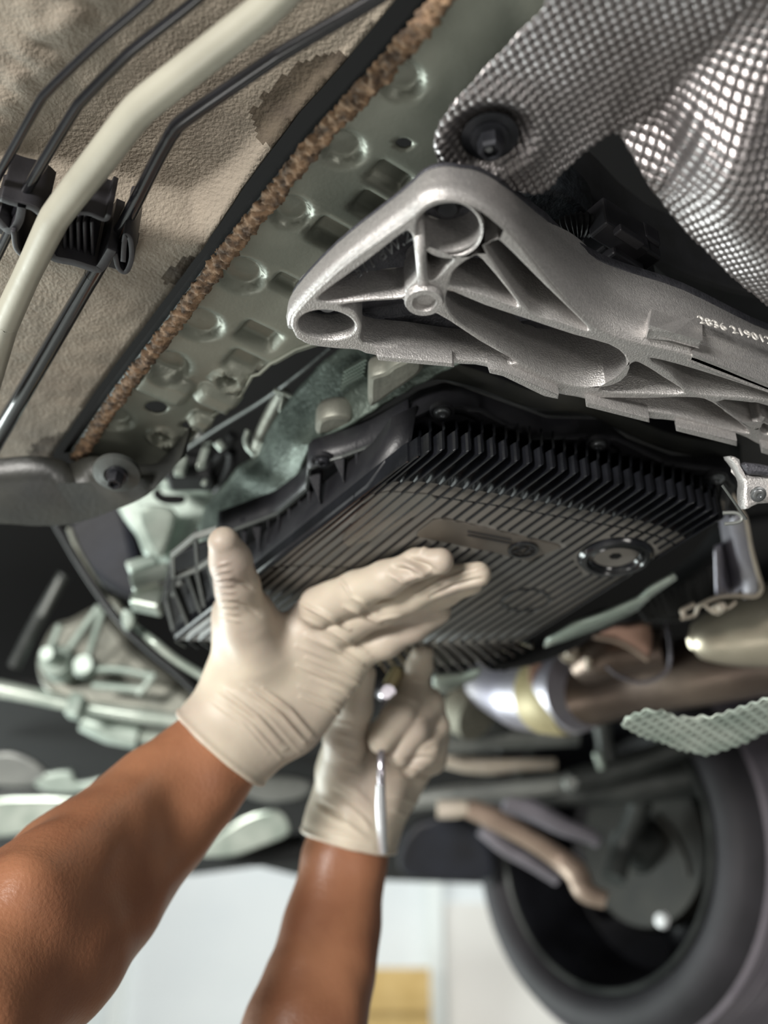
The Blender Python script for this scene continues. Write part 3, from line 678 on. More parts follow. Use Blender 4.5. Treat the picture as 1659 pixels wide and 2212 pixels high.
# knurled patch
for i in range(9):
    for j in range(7):
        c = Q(745+i*5.5-j*1.5, 800+j*8+i*-3, .474)
        V, F = g_box(c, Vector((.0009,0,0)), Vector((0,.0009,0)), Vector((0,0,.0012)))
        if i == 0 and j == 0: KV = []; 
        KV.append((V, F))
V, F = join(KV); kn = mk('knurled_patch', V, F, 'pale_casting', gb, smooth=False); kn['kind'] = 'stuff'
qplate('case_face', [(800,770),(905,770),(960,826),(1060,860),(1180,903),(1300,906),(1352,946),(1450,983),(1600,1000),(1700,1100),(1900,1100),(1900,900),(1300,800),(1000,740)], [], .475, .02, 'flange_plastic', gb, .002)
up = catmull([Q(x, y, .47) for x, y in [(800,860),(850,828),(905,802),(960,795),(1050,820),(1150,858),(1260,868),(1330,900),(1450,950),(1600,975)]], 5)
loft('case_rim', [[p+Vector((0,.004,-.006)) for p in up], [p+Vector((0,-.002,.012)) for p in up], [p+Vector((0,.01,.02)) for p in up]], 'cover_plastic', gb, thick=.003)
# block above and behind the bracket
blk = [(1060,400),(1200,440),(1300,500),(1400,580),(1500,660),(1659,740),(1900,820),(1900,640),(1659,640),(1420,560),(1260,420),(1150,395)]
qplate('case_upper', blk, [], .53, .05, 'rubber_black', gb, .004, 3)
qplate('case_boss', [(1090,430),(1150,410),(1215,415),(1270,455),(1285,500),(1230,540),(1160,520),(1100,470)], [], .50, .03, 'rubber_black', gb, .004, 4).data.materials[0] = mat('gritty_black', '#15171b', '#2c3034', .45, .3, 160, .6, 500)
hexbolt('case_bolt', Q(1302, 462, .50), (0,-.3,-1), .0045, .006, 'bolt_steel', gb)
# connector
cn = thing('wiring_connector', 'black plastic wiring connector with ribbed hose, behind the bracket arch', 'connector', Q(1320, 520, .49))
ax = (Q(1410, 545, .48)-Q(1300, 475, .48)).normalized(); ay = Vector((0,0,1)).cross(ax).normalized()
def cb(x, y, z, lx, ly, lz, m='clip_plastic'): return box('connector_body', Q(x, y, z), ax*lx, ay*ly, Vector((0,0,lz)), m, cn, .0015)
cb(1335,498,.485,.0165,.0065,.010); cb(1378,530,.485,.011,.006,.009); cb(1318,545,.485,.013,.0075,.009); cb(1345,560,.475,.012,.0045,.006); cb(1372,590,.487,.011,.006,.009); cb(1395,515,.49,.006,.005,.006)
box('latch', Q(1358,512,.472), ax*.009, ay*.0028, Vector((0,0,.0025)), 'clip_plastic', cn, .0008)
hp = catmull([Q(x, y, .487) for x, y in [(1180,545),(1215,500),(1250,485),(1300,490),(1330,500)]], 10)
tube('loom_hose', hp, [.0062 + (.0007 if k % 2 else -.0006) for k in range(len(hp))], 'rubber_black', cn, 14)
# ================================================================ things behind, left side
def dtube(name, px, d, rpx, m, label=None, cat=None, parent=None, sm=5, n=12, group=None):
    P = [D(p[0], p[1], p[2] if len(p) > 2 else d) for p in px]
    ds = [p[2] if len(p) > 2 else d for p in px]; R = rpx if isinstance(rpx, list) else [rpx]*len(px)
    r = [Rp(a, b) for a, b in zip(R, ds)]; C = catmull(P, sm)
    r2 = [float(np.interp(i/(len(C)-1)*(len(r)-1), range(len(r)), r)) for i in range(len(C))]
    V, F = g_tube(C, r2, n); o = mk(name, V, F, m, parent, auto=60)
    if label: tag(o, label, cat, group)
    return o
def blob(name, px, d, h, m, label=None, cat=None, parent=None, sm=3, bev=.004, tilt=0, rx=0, holes=()):
    o = dplate(name, px, d, h, m, parent, bev, sm, tilt, rx, holes)
    if label: tag(o, label, cat)
    return o
# grey rod, white hose bracket, black loom between rail and gearbox
dtube('shift_rod', [(612,848,.86),(590,890,.88),(566,940,.9),(556,975,.92)], .9, [17,17,16,15], 'grey_casting', 'short grey green rod running down between the rail and the gearbox casing', 'rod')
hb2 = thing('hose_bracket', 'small pale open wire bracket clipped on the gearbox casing edge', 'bracket', D(620, 870, .84))
dtube('bracket_arm', [(592,842,.84),(618,852,.84),(642,862,.84)], .84, 5, 'mint_steel', None, None, hb2)
dtube('bracket_arm', [(612,852,.84),(606,878,.84),(606,888,.84),(618,896,.84)], .84, 4, 'mint_steel', None, None, hb2)
dtube('bracket_arm', [(642,862,.84),(634,888,.84),(626,900,.84)], .84, 3, 'mint_steel', None, None, hb2)
br = thing('pipe_hook', 'pale green forked hook holding the lower end of the short rod', 'hook', D(550, 970, .9))
dtube('hook_arm', [(536,930,.9),(530,950,.9),(536,968,.9),(548,980,.9),(552,995,.9)], .9, 6, 'mint_steel', None, None, br)
dtube('hook_arm', [(568,945,.9),(562,970,.9),(552,992,.9)], .9, 5, 'mint_steel', None, None, br)
dtube('control_cable', [(715,750,.8),(640,812,.83),(560,870,.88),(470,925,.93),(380,985,1.0)], .9, [5,5,5,5,5], 'dark_steel', 'thin dark cable stretched beside the edge of the chassis rail', 'cable')
lm = thing('wiring_loom', 'bundle of black hoses and a connector below the end of the rail', 'wiring loom', D(450, 1000, .98))
dtube('loom_hose', [(505,940,.96),(490,965,.97),(470,990,.98),(455,1020,1.0),(450,1045,1.0)], 1, 13, 'rubber_black', None, None, lm)
dtube('loom_hose', [(500,975,.97),(498,1000,.98),(480,1035,1.0),(470,1060,1.02)], 1, 12, 'rubber_black', None, None, lm)
dtube('loom_hose', [(440,950,.99),(420,940,.99),(395,960,1.0),(380,985,1.0)], 1, 9, 'grey_steel', None, None, lm)
box('connector_body', D(415, 1015, 1.0), (.019,0,0), (0,.012,0), (0,0,.014), 'rubber_black', lm, .003)
box('connector_tab', D(442, 985, .97), (.0035,0,.001), (0,.004,0), (.002,0,.011), 'mint_steel', lm, .0015)
box('connector_tab', D(391, 1008, .97), (.004,0,0), (0,.004,0), (.001,0,.008), 'mint_steel', lm, .0015)
dtube('hose_end', [(470,955,.95),(482,970,.95)], .95, [10,9], 'mint_steel', None, None, lm)
dtube('hose_end', [(438,1040,.95),(446,1044,.95)], .95, [8,7], 'mint_steel', None, None, lm)
# pale bell housing
bh = thing('bell_housing', 'pale mint coloured engine casting below the black plastic cover', 'engine casting', D(350, 1130, 1.08))
blob('casting_face', [(250,1080),(330,1045),(400,1035),(480,1062),(500,1100),(480,1145),(430,1130),(405,1190),(372,1210),(345,1205),(310,1195),(290,1150)], 1.1, .03, 'pale_casting', parent=bh, bev=.008, sm=4, rx=-.35)
blob('casting_rib', [(352,1035),(420,1040),(455,1052),(452,1070),(400,1068),(360,1060),(345,1045)], 1.06, .02, 'pale_casting', parent=bh, sm=4, bev=.005)
blob('casting_slot', [(340,1055),(352,1068),(395,1070),(393,1088),(352,1088),(330,1070)], 1.05, .006, 'cavity_black', parent=bh, bev=.001)
blob('casting_edge', [(440,1130),(520,1060),(560,1045),(560,1060),(520,1100),(480,1150),(500,1170),(470,1180),(455,1160),(430,1200),(415,1195)], 1.02, .02, 'pale_casting', parent=bh, bev=.004)
blob('casting_wing', [(300,1110),(330,1090),(380,1110),(350,1200),(330,1190)], 1.07, .01, 'mint_steel', parent=bh, bev=.004, sm=3)
wc = thing('sensor_connector', 'bright white plastic sensor plug just left of the raised thumb', 'connector', D(325, 1265, 1.02))
box('plug_body', D(330, 1255, 1.02), (.016,0,.006), (0,.01,0), (-.003,0,.008), 'mint_steel', wc, .003)
box('plug_body', D(322, 1295, 1.02), (.013,0,-.003), (0,.01,0), (.002,0,.010), 'mint_steel', wc, .003)
box('plug_body', D(310, 1225, 1.04), (.012,0,.004), (0,.01,0), (-.003,0,.005), 'pale_casting', wc, .003)
dtube('plug_pin', [(345,1262),(368,1255)], 1.0, 6, 'grey_steel', None, None, wc)
# dark panels / engine block at far left
blob('engine_mount', [(150,1130),(260,1080),(300,1200),(330,1300),(260,1290),(190,1240),(140,1180)], 1.25, .05, 'rubber_black', 'dark engine mount below the black cover, left of the pale casting', 'engine mount', bev=.01, sm=3).data.materials[0] = mat('navy_black', '#0e1018', '#1c202b', .55, 0, 20, .3)
dtube('coolant_pipe', [(150,1140,1.15),(170,1190),(205,1250),(225,1290),(250,1302),(268,1330)], 1.15, [6,6,6,9,9,8], 'grey_casting', 'slim grey green pipe curving down past the dark engine mount', 'pipe')
dtube('coolant_pipe', [(285,1352,1.12),(330,1385),(380,1425),(445,1465)], 1.1, [9,10,10,10], 'mint_steel', 'pale green pipe sloping down to the glove cuff', 'pipe')
dtube('drain_hose', [(120,1130,1.12),(180,1230,1.12),(250,1330,1.1),(320,1400),(380,1450),(430,1500)], 1.1, [8,9,9,9,9,8], 'rubber_black', 'long black rubber hose running diagonally across the grey casting', 'hose')
blob('hose_clamp', [(262,1318),(285,1322),(290,1345),(275,1365),(262,1350)], 1.08, .012, 'pale_casting', 'small pale clamp on the coolant pipe by the black hose', 'clamp')
eb = thing('engine_casting', 'grey alloy engine casting with ribs, above the bright bar at lower left', 'engine casting', D(260, 1430, 1.35))
blob('casting_body', [(80,1400),(110,1345),(150,1330),(210,1300),(235,1310),(300,1400),(420,1500),(430,1560),(330,1560),(150,1530),(95,1490),(75,1440)], 1.36, .08, 'grey_casting', parent=eb, bev=.012, sm=4, rx=-.4)
for px in [[(150,1400),(200,1330),(215,1310)], [(190,1420),(222,1320)], [(160,1450),(250,1445),(330,1460)], [(200,1480),(310,1490)], [(90,1440),(110,1400),(130,1350)], [(300,1500),(335,1455)]]:
    dtube('casting_rib', px, 1.3, 8, 'pale_casting', parent=eb, n=8)
lathe('casting_lug', D(118, 1425, 1.3), (0,-1,-.2), [(0,.03),(Rp(14,1.3),.03),(Rp(16,1.3),.004),(Rp(34,1.3),0),(Rp(40,1.3),-.03)], 'pale_casting', eb)
lathe('casting_lug', D(185, 1440, 1.3), (0,-1,-.2), [(0,.012),(Rp(20,1.3),.012),(Rp(26,1.3),0)], 'yellow_tint', eb).data.materials[0] = MATS['pale_casting']
dtube('dark_tube', [(30,1440,1.3),(70,1360),(110,1290),(140,1240)], 1.3, 14, 'dark_steel', 'short dark steel tube leaning beside the grey engine casting', 'tube')
dtube('dark_tube', [(90,1330,1.28),(120,1270),(130,1250)], 1.28, 7, 'grey_steel', 'thin grey stub behind the dark steel tube', 'tube')
sb = thing('stabiliser_bar', 'bright white metal bar crossing from the left edge to the glove cuff', 'bar', D(200, 1520, 1.3))
dtube('bar', [(-60,1478,1.3),(0,1488),(60,1500),(130,1517),(200,1530),(300,1545),(410,1560),(520,1580)], 1.3, [19,19,17,15,13,16,13,13], 'mint_steel', parent=sb)
box('bar_clamp', D(165, 1527, 1.29), (.008,0,-.002), (0,.01,0), (.002,0,.012), 'pale_casting', sb, .003)
bt = thing('oil_filter_body', 'shiny pale cylinder lying under the bright bar', 'cylinder', D(270, 1580, 1.36))
dtube('cylinder', [(180,1555,1.36),(240,1575),(300,1590)], 1.36, [24,32,28], 'pale_casting', parent=bt, sm=2)
dtube('cylinder_end', [(302,1590),(330,1594),(358,1596)], 1.36, [16,13,12], 'mint_steel', parent=bt, sm=2)
for px, d, m, lab in [([(-40,1640),(20,1625),(80,1650),(100,1680),(60,1700),(-40,1690)], 1.6, 'grey_steel', 'grey steel bracket at the left edge above the forearm'),
    ([(70,1680),(150,1665),(165,1690),(230,1680),(210,1710),(100,1712)], 1.6, 'pale_casting', 'pale bracket plate touching the top of the forearm'),
    ([(-40,1735),(60,1722),(190,1730),(160,1765),(60,1800),(-40,1805)], 1.65, 'mint_steel', 'white metal plate at the left edge, just above the forearm'),
    ([(430,1845),(520,1770),(600,1752),(625,1800),(560,1830),(500,1850)], 1.75, 'mint_steel', 'pale blue grey plate below the upper glove, between the two forearms'),
    ([(520,1690),(600,1675),(670,1690),(660,1720),(590,1735),(530,1720)], 1.7, 'grey_steel', 'grey plate seen between the glove cuffs')]:
    blob('splash_plate', px, d, .012, m, lab, 'plate', bev=.004, sm=3)
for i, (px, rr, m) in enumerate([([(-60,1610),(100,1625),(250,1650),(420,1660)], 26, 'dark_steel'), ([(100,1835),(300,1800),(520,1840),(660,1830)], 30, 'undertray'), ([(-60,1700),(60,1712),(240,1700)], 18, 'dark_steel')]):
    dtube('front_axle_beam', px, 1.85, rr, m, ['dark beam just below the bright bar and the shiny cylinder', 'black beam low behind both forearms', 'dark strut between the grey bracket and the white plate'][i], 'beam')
rp = blob('red_tag', [(700,1560),(742,1515),(750,1576),(722,1590)], 1.49, .01, 'red_paint', 'small red part visible between the two gloves', 'tag', bev=.002)
dtube('steering_rod', [(500,1590,1.5),(680,1583,1.5),(740,1580,1.5),(860,1590,1.5)], 1.5, 12, 'mint_steel', 'pale rod passing behind the two gloves', 'rod')
# ================================================================ right side
# light rail under the pan's lower edge
ls = thing('sealing_strip', 'pale metal strip following the lower right edge of the oil pan', 'strip', D(1320, 1320, .85))
rA = [(930,1478,1.02),(1000,1462,1.0),(1040,1452,1.0)]
rws = [[Q(x, y, .40) for x, y in [(1180,1380),(1240,1345),(1300,1325),(1380,1290),(1400,1270),(1455,1240)]], [Q(x, y, .40) for x, y in [(1175,1395),(1225,1380),(1300,1352),(1375,1318),(1405,1288),(1462,1248)]]]
loft('strip', rws, 'mint_steel', ls, n=20, thick=.003)
rws = [[Q(x, y, .41) for x, y in [(935,1460),(1000,1455),(1040,1442)]], [Q(x, y, .41) for x, y in [(935,1500),(960,1495),(1030,1462)]]]
loft('strip_end', rws, 'mint_steel', ls, n=10, thick=.003)
# dark gearbox extension behind
gx = blob('gearbox_tail', [(1060,1450),(1180,1395),(1300,1350),(1420,1290),(1540,1200),(1600,1130),(1720,1120),(1720,1300),(1560,1310),(1480,1345),(1330,1345),(1250,1400),(1150,1440)], 1.05, .06, 'rubber_black', 'black ribbed gearbox tail housing below the pan, right of the fins', 'gearbox tail', bev=.006)
for k in range(12): dtube('rib', [(1370+k*14,1300-k*6,1.0),(1400+k*12,1345-k*4,1.03)], 1.0, 4, 'rubber_black', parent=gx, n=6, sm=2)
# grey ear casting with bolt
er_ = thing('casting_ear', 'light grey metal ear with a bolt, right of the oil pan corner', 'casting lug', D(1620, 1050, .66))
blob('ear_plate', [(1575,985),(1600,992),(1612,1025),(1700,1030),(1700,1080),(1640,1088),(1612,1100),(1605,1068),(1606,1040),(1592,1010)], .665, .012, 'cast_aluminium', parent=er_, bev=.002, sm=3)
blob('ear_top', [(1612,998),(1700,1015),(1700,1032),(1640,1026),(1618,1022)], .66, .01, 'cast_aluminium_shaded', parent=er_, bev=.002)
bolthead('ear_bolt', D(1638, 1068, .655), (0,-.6,-.8), Rp(13,.65), 'bolt_steel', er_)
# pressed exhaust hanger bracket
hg = thing('hanger_bracket', 'folded cream coloured exhaust hanger bracket with curved lower edge, at the right edge', 'bracket', D(1600, 1200, .85))
edge = [(1568,1045),(1600,1100),(1612,1125),(1622,1180),(1635,1230),(1645,1265),(1642,1280),(1628,1288),(1590,1286),(1550,1290),(1520,1303),(1508,1312),(1500,1328),(1470,1336)]
dtube('folded_edge', [(x, y, .8+.0004*(y-1045)) for x, y in edge], .85, 5, 'cream_steel', parent=hg, n=8)
pA = [D(x, y, .82+.0004*(y-1045)) for x, y in [(1600,1100),(1612,1150),(1624,1200),(1636,1250),(1636,1278)]]
pB = [D(x, y, .88+.0003*(y-1045)) for x, y in [(1555,1120),(1562,1165),(1570,1210),(1578,1250),(1582,1284)]]
loft('bracket_leaf', [pA, [a.lerp(b, .33)+Vector((0,.01,0)) for a, b in zip(pA, pB)], [a.lerp(b, .66)+Vector((0,-.008,0)) for a, b in zip(pA, pB)], pB], 'chrome_pipe', hg, n=14, thick=.002)
loft('bracket_leaf', [[D(1545,1180,.9), D(1548,1284,.92)], [D(1570,1170,.93), D(1575,1284,.95)]], 'chrome_pipe', hg, n=8, thick=.002)
dtube('hook_tip', [(1500,1305,.9),(1475,1318),(1478,1328)], .9, 6, 'cream_steel', parent=hg, n=8)
dtube('hook_tip', [(1520,1304,.9),(1535,1318),(1550,1322),(1575,1312),(1590,1300)], .9, 4, 'cream_steel', parent=hg, n=8)
lathe('hanger_nut', D(1555, 1312, .9), (0,-1,-.3), [(0,.006),(Rp(9,.9),.006),(Rp(13,.9),0),(Rp(13,.9),-.01)], 'cream_steel', hg, 6, auto=20)
# P-clip near pan corner
dtube('wire_clip', [(1562,1108,.7),(1590,1108),(1603,1118),(1595,1128),(1565,1132)], .7, 4, 'grey_steel', 'small shiny wire clip beside the pan corner', 'clip', n=8)
dtube('thin_cable', [(1560,1048,.66),(1590,1090),(1612,1122)], .66, 3, 'dark_steel', 'thin dark wire from the pan corner bolt to the hanger bracket', 'cable', n=8)
# exhaust
ex = thing('exhaust_pipe', 'brown heat-stained exhaust pipe with a chrome joint, below the oil pan', 'exhaust', D(1300, 1480, 1.2))
dtube('pipe_section', [(1800,1395,1.05),(1659,1418,1.1),(1500,1450,1.15),(1380,1470,1.2),(1300,1485,1.23),(1250,1492,1.25)], 1.2, [85,82,76,72,76,88], 'exhaust_steel', parent=ex, n=28)
dtube('pipe_section', [(1262,1440,1.18),(1300,1420,1.16),(1360,1405,1.15),(1440,1400,1.13)], 1.2, [40,52,52,44], 'exhaust_steel', parent=ex, n=20)
dtube('chrome_joint', [(1040,1478,1.4),(1085,1480,1.37),(1130,1487,1.34),(1180,1490,1.31),(1225,1492,1.28)], 1.3, [48,70,88,92,92], 'chrome_pipe', parent=ex, n=28)
dtube('clamp_ring', [(1218,1484,1.26),(1236,1484,1.24),(1258,1486,1.22)], 1.3, [94,100,92], 'chrome_pipe', parent=ex, n=28, sm=2)
dtube('tinted_sleeve', [(1178,1500,1.27),(1205,1500,1.25),(1228,1500,1.24)], 1.3, [84,88,86], 'yellow_tint', parent=ex, n=28, sm=2)
dtube('braided_ring', [(1000,1520,1.42),(1035,1540,1.40)], 1.4, [66,64], 'yellow_tint', parent=ex, n=28, sm=2).data.materials[0] = mat('braid', '#77756a', '#9a9787', .6, .4, 300, .9, 400)
blob('flange_plate', [(1278,1350),(1360,1350),(1405,1345),(1410,1400),(1395,1422),(1360,1398),(1320,1378),(1285,1378)], 1.1, .012, 'exhaust_steel', parent=ex, bev=.003, sm=2).data.materials[0] = mat('copper_steel', '#a38272', '#b59383', .4, .6, 20, .2)
dtube('flange_lip', [(1282,1374,1.08),(1330,1384),(1365,1400),(1400,1425)], 1.08, 6, 'arm_alloy', parent=ex, n=8)
dtube('strap', [(1440,1345,1.1),(1448,1400),(1440,1450),(1390,1475),(1340,1462),(1310,1440)], 1.08, 4, 'grey_alloy', parent=ex, n=8)
for x, y in [(1272,1412),(1230,1412)]:
    hexbolt('clamp_bolt', D(x, y, 1.16), (0,-1,-.2), Rp(15,1.16), .012, 'cream_steel', ex)
dtube('clamp_bolt', [(1270,1420,1.14),(1272,1445,1.14)], 1.14, 8, 'cream_steel', parent=ex, n=10, sm=2)
blob('clamp_band', [(1145,1440),(1165,1430),(1190,1432),(1215,1450),(1225,1490),(1205,1500),(1180,1470),(1150,1495)], 1.22, .01, 'copper_steel', parent=ex, bev=.002, sm=2)
ms = thing('muffler', 'rounded pale bronze exhaust silencer end entering from the right edge', 'silencer', D(1600, 1370, 1.0))
dtube('muffler_shell', [(1497,1388,1.02),(1505,1386,1.02),(1540,1378,1.01),(1600,1366,1.0),(1700,1346,.98),(1850,1320,.95)], 1.0, [8,36,56,76,96,108], 'muffler_steel', parent=ms, n=32)
# lower heat shield strip, white-ish embossed
lo_px = [(1340,1545),(1400,1515),(1480,1530),(1560,1520),(1640,1490),(1720,1460),(1720,1530),(1659,1560),(1590,1590),(1520,1610),(1440,1590),(1370,1565)]
P = [Q(x, y, .30) for x, y in lo_px]
def lh_(X, Y):
    dm = np.sin(X*2*math.pi/.012)*np.sin(Y*2*math.pi/.016); return .0022*dm - .012*np.cos((X-P[3].x)*9)
o = sheet('lower_heat_shield', catmull(P, 4, True), .0016, lambda X, Y: .0016*np.sin(X*2*math.pi/.011)*np.sin(Y*2*math.pi/.014)-.006*np.cos((X-P[3].x)*9), 'mint_steel', z=.30, thick=.001)
tag(o, 'pale mint embossed heat shield under the exhaust pipe, right side', 'heat shield')
# subframe members
sf = thing('front_subframe', 'dark grey front subframe beam crossing below the exhaust', 'subframe', D(1200, 1690, 1.5))
dtube('beam', [(860,1735,1.55),(950,1722),(1050,1712),(1150,1702),(1230,1690)], 1.55, [20,22,23,22,20], 'grey_steel', parent=sf, n=16)
dtube('beam', [(1230,1690,1.5),(1320,1665),(1400,1640),(1500,1600),(1600,1570),(1760,1540)], 1.5, [26,30,28,26,24,24], 'dark_steel', parent=sf, n=16)
dtube('beam', [(1100,1722,1.6),(1300,1705),(1500,1675),(1750,1640)], 1.55, [16,36,48,60], 'dark_steel', parent=sf, n=16)
dtube('bracket_plate', [(960,1640,1.6),(1010,1650),(1060,1655),(1120,1652),(1200,1650)], 1.6, [18,20,18,14,12], 'grey_alloy', parent=sf, n=14).data.materials[0] = MATS['cream_steel']
lathe('beam_bolt', D(1232, 1690, 1.44), (0,-1,-.4), [(0,.012),(Rp(14,1.44),.012),(Rp(20,1.44),0)], 'grey_steel', sf, 6, auto=20)
dtube('beam_stud', [(1290,1625,1.48),(1300,1660,1.48)], 1.48, [10,9], 'mint_steel', parent=sf, n=10, sm=2)
dtube('cross_beam', [(955,1600,1.55),(1050,1592),(1150,1588),(1248,1585)], 1.55, [34,30,28,26], 'dark_steel', 'grey flat beam above the subframe, right of the lower glove', 'beam', n=16).data.materials[0] = MATS['grey_steel']
blob('dark_block', [(960,1500),(1020,1520),(1090,1560),(1100,1590),(960,1600)], 1.5, .05, 'dark_steel', 'dark grey block behind the right side of the lower glove', 'block', bev=.008, sm=2)
dtube('ball_joint', [(1300,1560,1.5),(1305,1600),(1310,1640)], 1.5, [22,18,24], 'dark_steel', 'dark ball joint stem between the exhaust and the subframe', 'ball joint')
# ================================================================ wheel
wc_ = D(1292, 1822, 1.62); dirv = (Vector((0,0,CZ))-wc_); dirv.z = 0; dirv.normalize()
ang = math.radians(-42); n_ = Vector((dirv.x*math.cos(ang)-dirv.y*math.sin(ang), dirv.x*math.sin(ang)+dirv.y*math.cos(ang), 0))
n_ = (n_+Vector((0,0,-.10))).normalized()
R0 = Rp(300, 1.62)
wh = thing('road_wheel', 'front wheel with black tyre hanging at the lower right, inner side towards the camera', 'wheel', wc_)
TW = .20
prof = [(R0*1.0,-.004),(R0*1.03,.004),(R0*1.09,.012),(R0*1.18,.012),(R0*1.26,.002),(R0*1.32,-.018)]
for k in range(5):
    h0 = -.022-k*(TW-.04)/5; prof += [(R0*1.345,h0),(R0*1.35,h0-.022),(R0*1.32,h0-.024),(R0*1.32,h0-.029)]
prof += [(R0*1.32,-TW+.01),(R0*1.2,-TW-.005),(R0*1.0,-TW)]
ty = lathe('tyre', wc_, n_, prof[:6], 'tyre_rubber', wh, 96); lathe('tyre_tread', wc_, n_, prof[5:], 'tyre_tread', wh, 96)
lathe('rim', wc_, n_, [(R0*1.0,-.004),(R0*.985,.002),(R0*.96,.001),(R0*.93,-.01),(R0*.92,-.03),(R0*.88,-.06),(R0*.86,-.12),(R0*.6,-.15),(0,-.15)], 'rim_dark', wh, 80)
lathe('rim_lip', wc_, n_, [(R0*.99,.001),(R0*.975,.0045),(R0*.955,.002),(R0*.955,-.002)], 'grey_steel', wh, 80).data.materials[0] = MATS['dark_steel']
dsk = wc_ + n_*-.05 + Vector((.03, 0, 0))
lathe('brake_disc', dsk, n_, [(R0*.15,.0),(R0*.2,.01),(R0*.56,.01),(R0*.58,0),(R0*.58,-.02)], 'brass_disc', wh, 56)
lathe('hub', dsk, n_, [(0,.05),(R0*.1,.05),(R0*.16,.03),(R0*.2,0)], 'dark_steel', wh, 28)
lathe('valve_highlight_bolt', D(1432, 1988, 1.5), n_, [(0,.008),(Rp(14,1.5),.006),(Rp(17,1.5),0)], 'label_white', wh, 20).name = 'disc_bolt_glint'  # white bolt head, its highlight put into the colour
for k in range(5):
    a0 = k*2*math.pi/5+.4; a = n_.orthogonal().normalized(); b = n_.cross(a); dd = a*math.cos(a0)+b*math.sin(a0); c0 = wc_-n_*.13
    V, F = g_tube([c0+dd*R0*.15, c0+dd*R0*.86], [R0*.12, R0*.16], 8, flat=.3, flatdir=tuple(n_)); mk('spoke', V, F, 'rim_dark', wh)
su = thing('front_suspension', 'front suspension links reaching into the wheel from the subframe', 'suspension', D(1010, 1750, 1.5))
dtube('control_arm', [(1010,1745,1.5),(1060,1765,1.5),(1140,1810,1.5),(1200,1848,1.5),(1245,1885,1.48),(1265,1925,1.46),(1310,1945,1.45)], 1.5, [20,24,20,22,26,24,18], 'arm_alloy', parent=su, n=18)
dtube('control_arm', [(1090,1730,1.55),(1150,1750,1.55),(1215,1785),(1270,1805),(1292,1820)], 1.55, [24,24,20,17,13], 'grey_alloy', parent=su, n=18)
dtube('tie_rod', [(1040,1790,1.58),(1090,1830),(1150,1865),(1205,1900)], 1.58, [16,17,15,14], 'dark_steel', parent=su, n=14).data.materials[0] = MATS['grey_alloy']
dtube('strut', [(1325,1900,1.55),(1345,1830),(1375,1760),(1390,1700)], 1.58, [26,24,26,28], 'dark_steel', parent=su, n=16)
dtube('brake_hose', [(1420,1760,1.5),(1455,1800),(1480,1850),(1488,1890)], 1.5, [8,8,7,7], 'brass_disc', parent=su, n=10)
dtube('bush', [(945,1748,1.5),(985,1748),(1010,1745)], 1.5, [20,20,17], 'cream_steel', parent=su, sm=2, n=16)
blob('arch_liner', [(860,1850),(900,1780),(1000,1770),(1060,1830),(1060,1900),(980,1905),(880,1895)], 1.7, .02, 'undertray', 'black wheel arch liner left of the wheel', 'arch liner', bev=.006, sm=2).data.materials[0] = MATS['navy_black']
# ================================================================ person: two arms, gloves as clothing
def surfnet(Fv, org, h):
    s = Fv < 0; nx, ny, nz = Fv.shape
    acc = np.zeros((nx-1, ny-1, nz-1, 3), np.float32); cnt = np.zeros((nx-1, ny-1, nz-1), np.int16)
    E = [(0,0),(0,1),(1,0),(1,1)]
    for ax in range(3):
        A = [slice(None)]*3; B = [slice(None)]*3; A[ax] = slice(0, -1); B[ax] = slice(1, None)
        f0 = Fv[tuple(A)]; f1 = Fv[tuple(B)]; cr = s[tuple(A)] != s[tuple(B)]
        t = np.where(cr, f0/np.where(cr, f0-f1, 1), 0)
        o = [a for a in range(3) if a != ax]
        for da, db in E:
            sl = [slice(None)]*3; sl[o[0]] = slice(da, Fv.shape[o[0]]-1+da); sl[o[1]] = slice(db, Fv.shape[o[1]]-1+db)
            c = cr[tuple(sl)]; tt = t[tuple(sl)]; cnt += c
            acc[..., ax] += np.where(c, tt, 0); acc[..., o[0]] += c*da; acc[..., o[1]] += c*db
    m = cnt > 0; idx = -np.ones(m.shape, np.int64); idx[m] = np.arange(m.sum())
    I = np.stack(np.where(m), 1); V = (I+acc[m]/cnt[m][:, None])*h+np.array(org)
    quads = []
    for ax in range(3):
        o = [a for a in range(3) if a != ax]
        A = [slice(1, -1)]*3; B = [slice(1, -1)]*3; A[ax] = slice(0, -1); B[ax] = slice(1, None)
        s0 = s[tuple(A)]; s1 = s[tuple(B)]; c = np.stack(np.where(s0 != s1), 1)
        if not len(c): continue
        flip = s0[tuple(c.T)]; g = c.copy(); g[:, o[0]] += 1; g[:, o[1]] += 1
        def cell(da, db):
            q = g.copy(); q[:, o[0]] -= da; q[:, o[1]] -= db; return idx[q[:,0], q[:,1], q[:,2]]
        q = np.stack([cell(1,1), cell(0,1), cell(0,0), cell(1,0)], 1)
        if ax == 1: flip = ~flip
        q = np.where(flip[:, None], q, q[:, ::-1]); quads.append(q)
    return V, np.concatenate(quads)
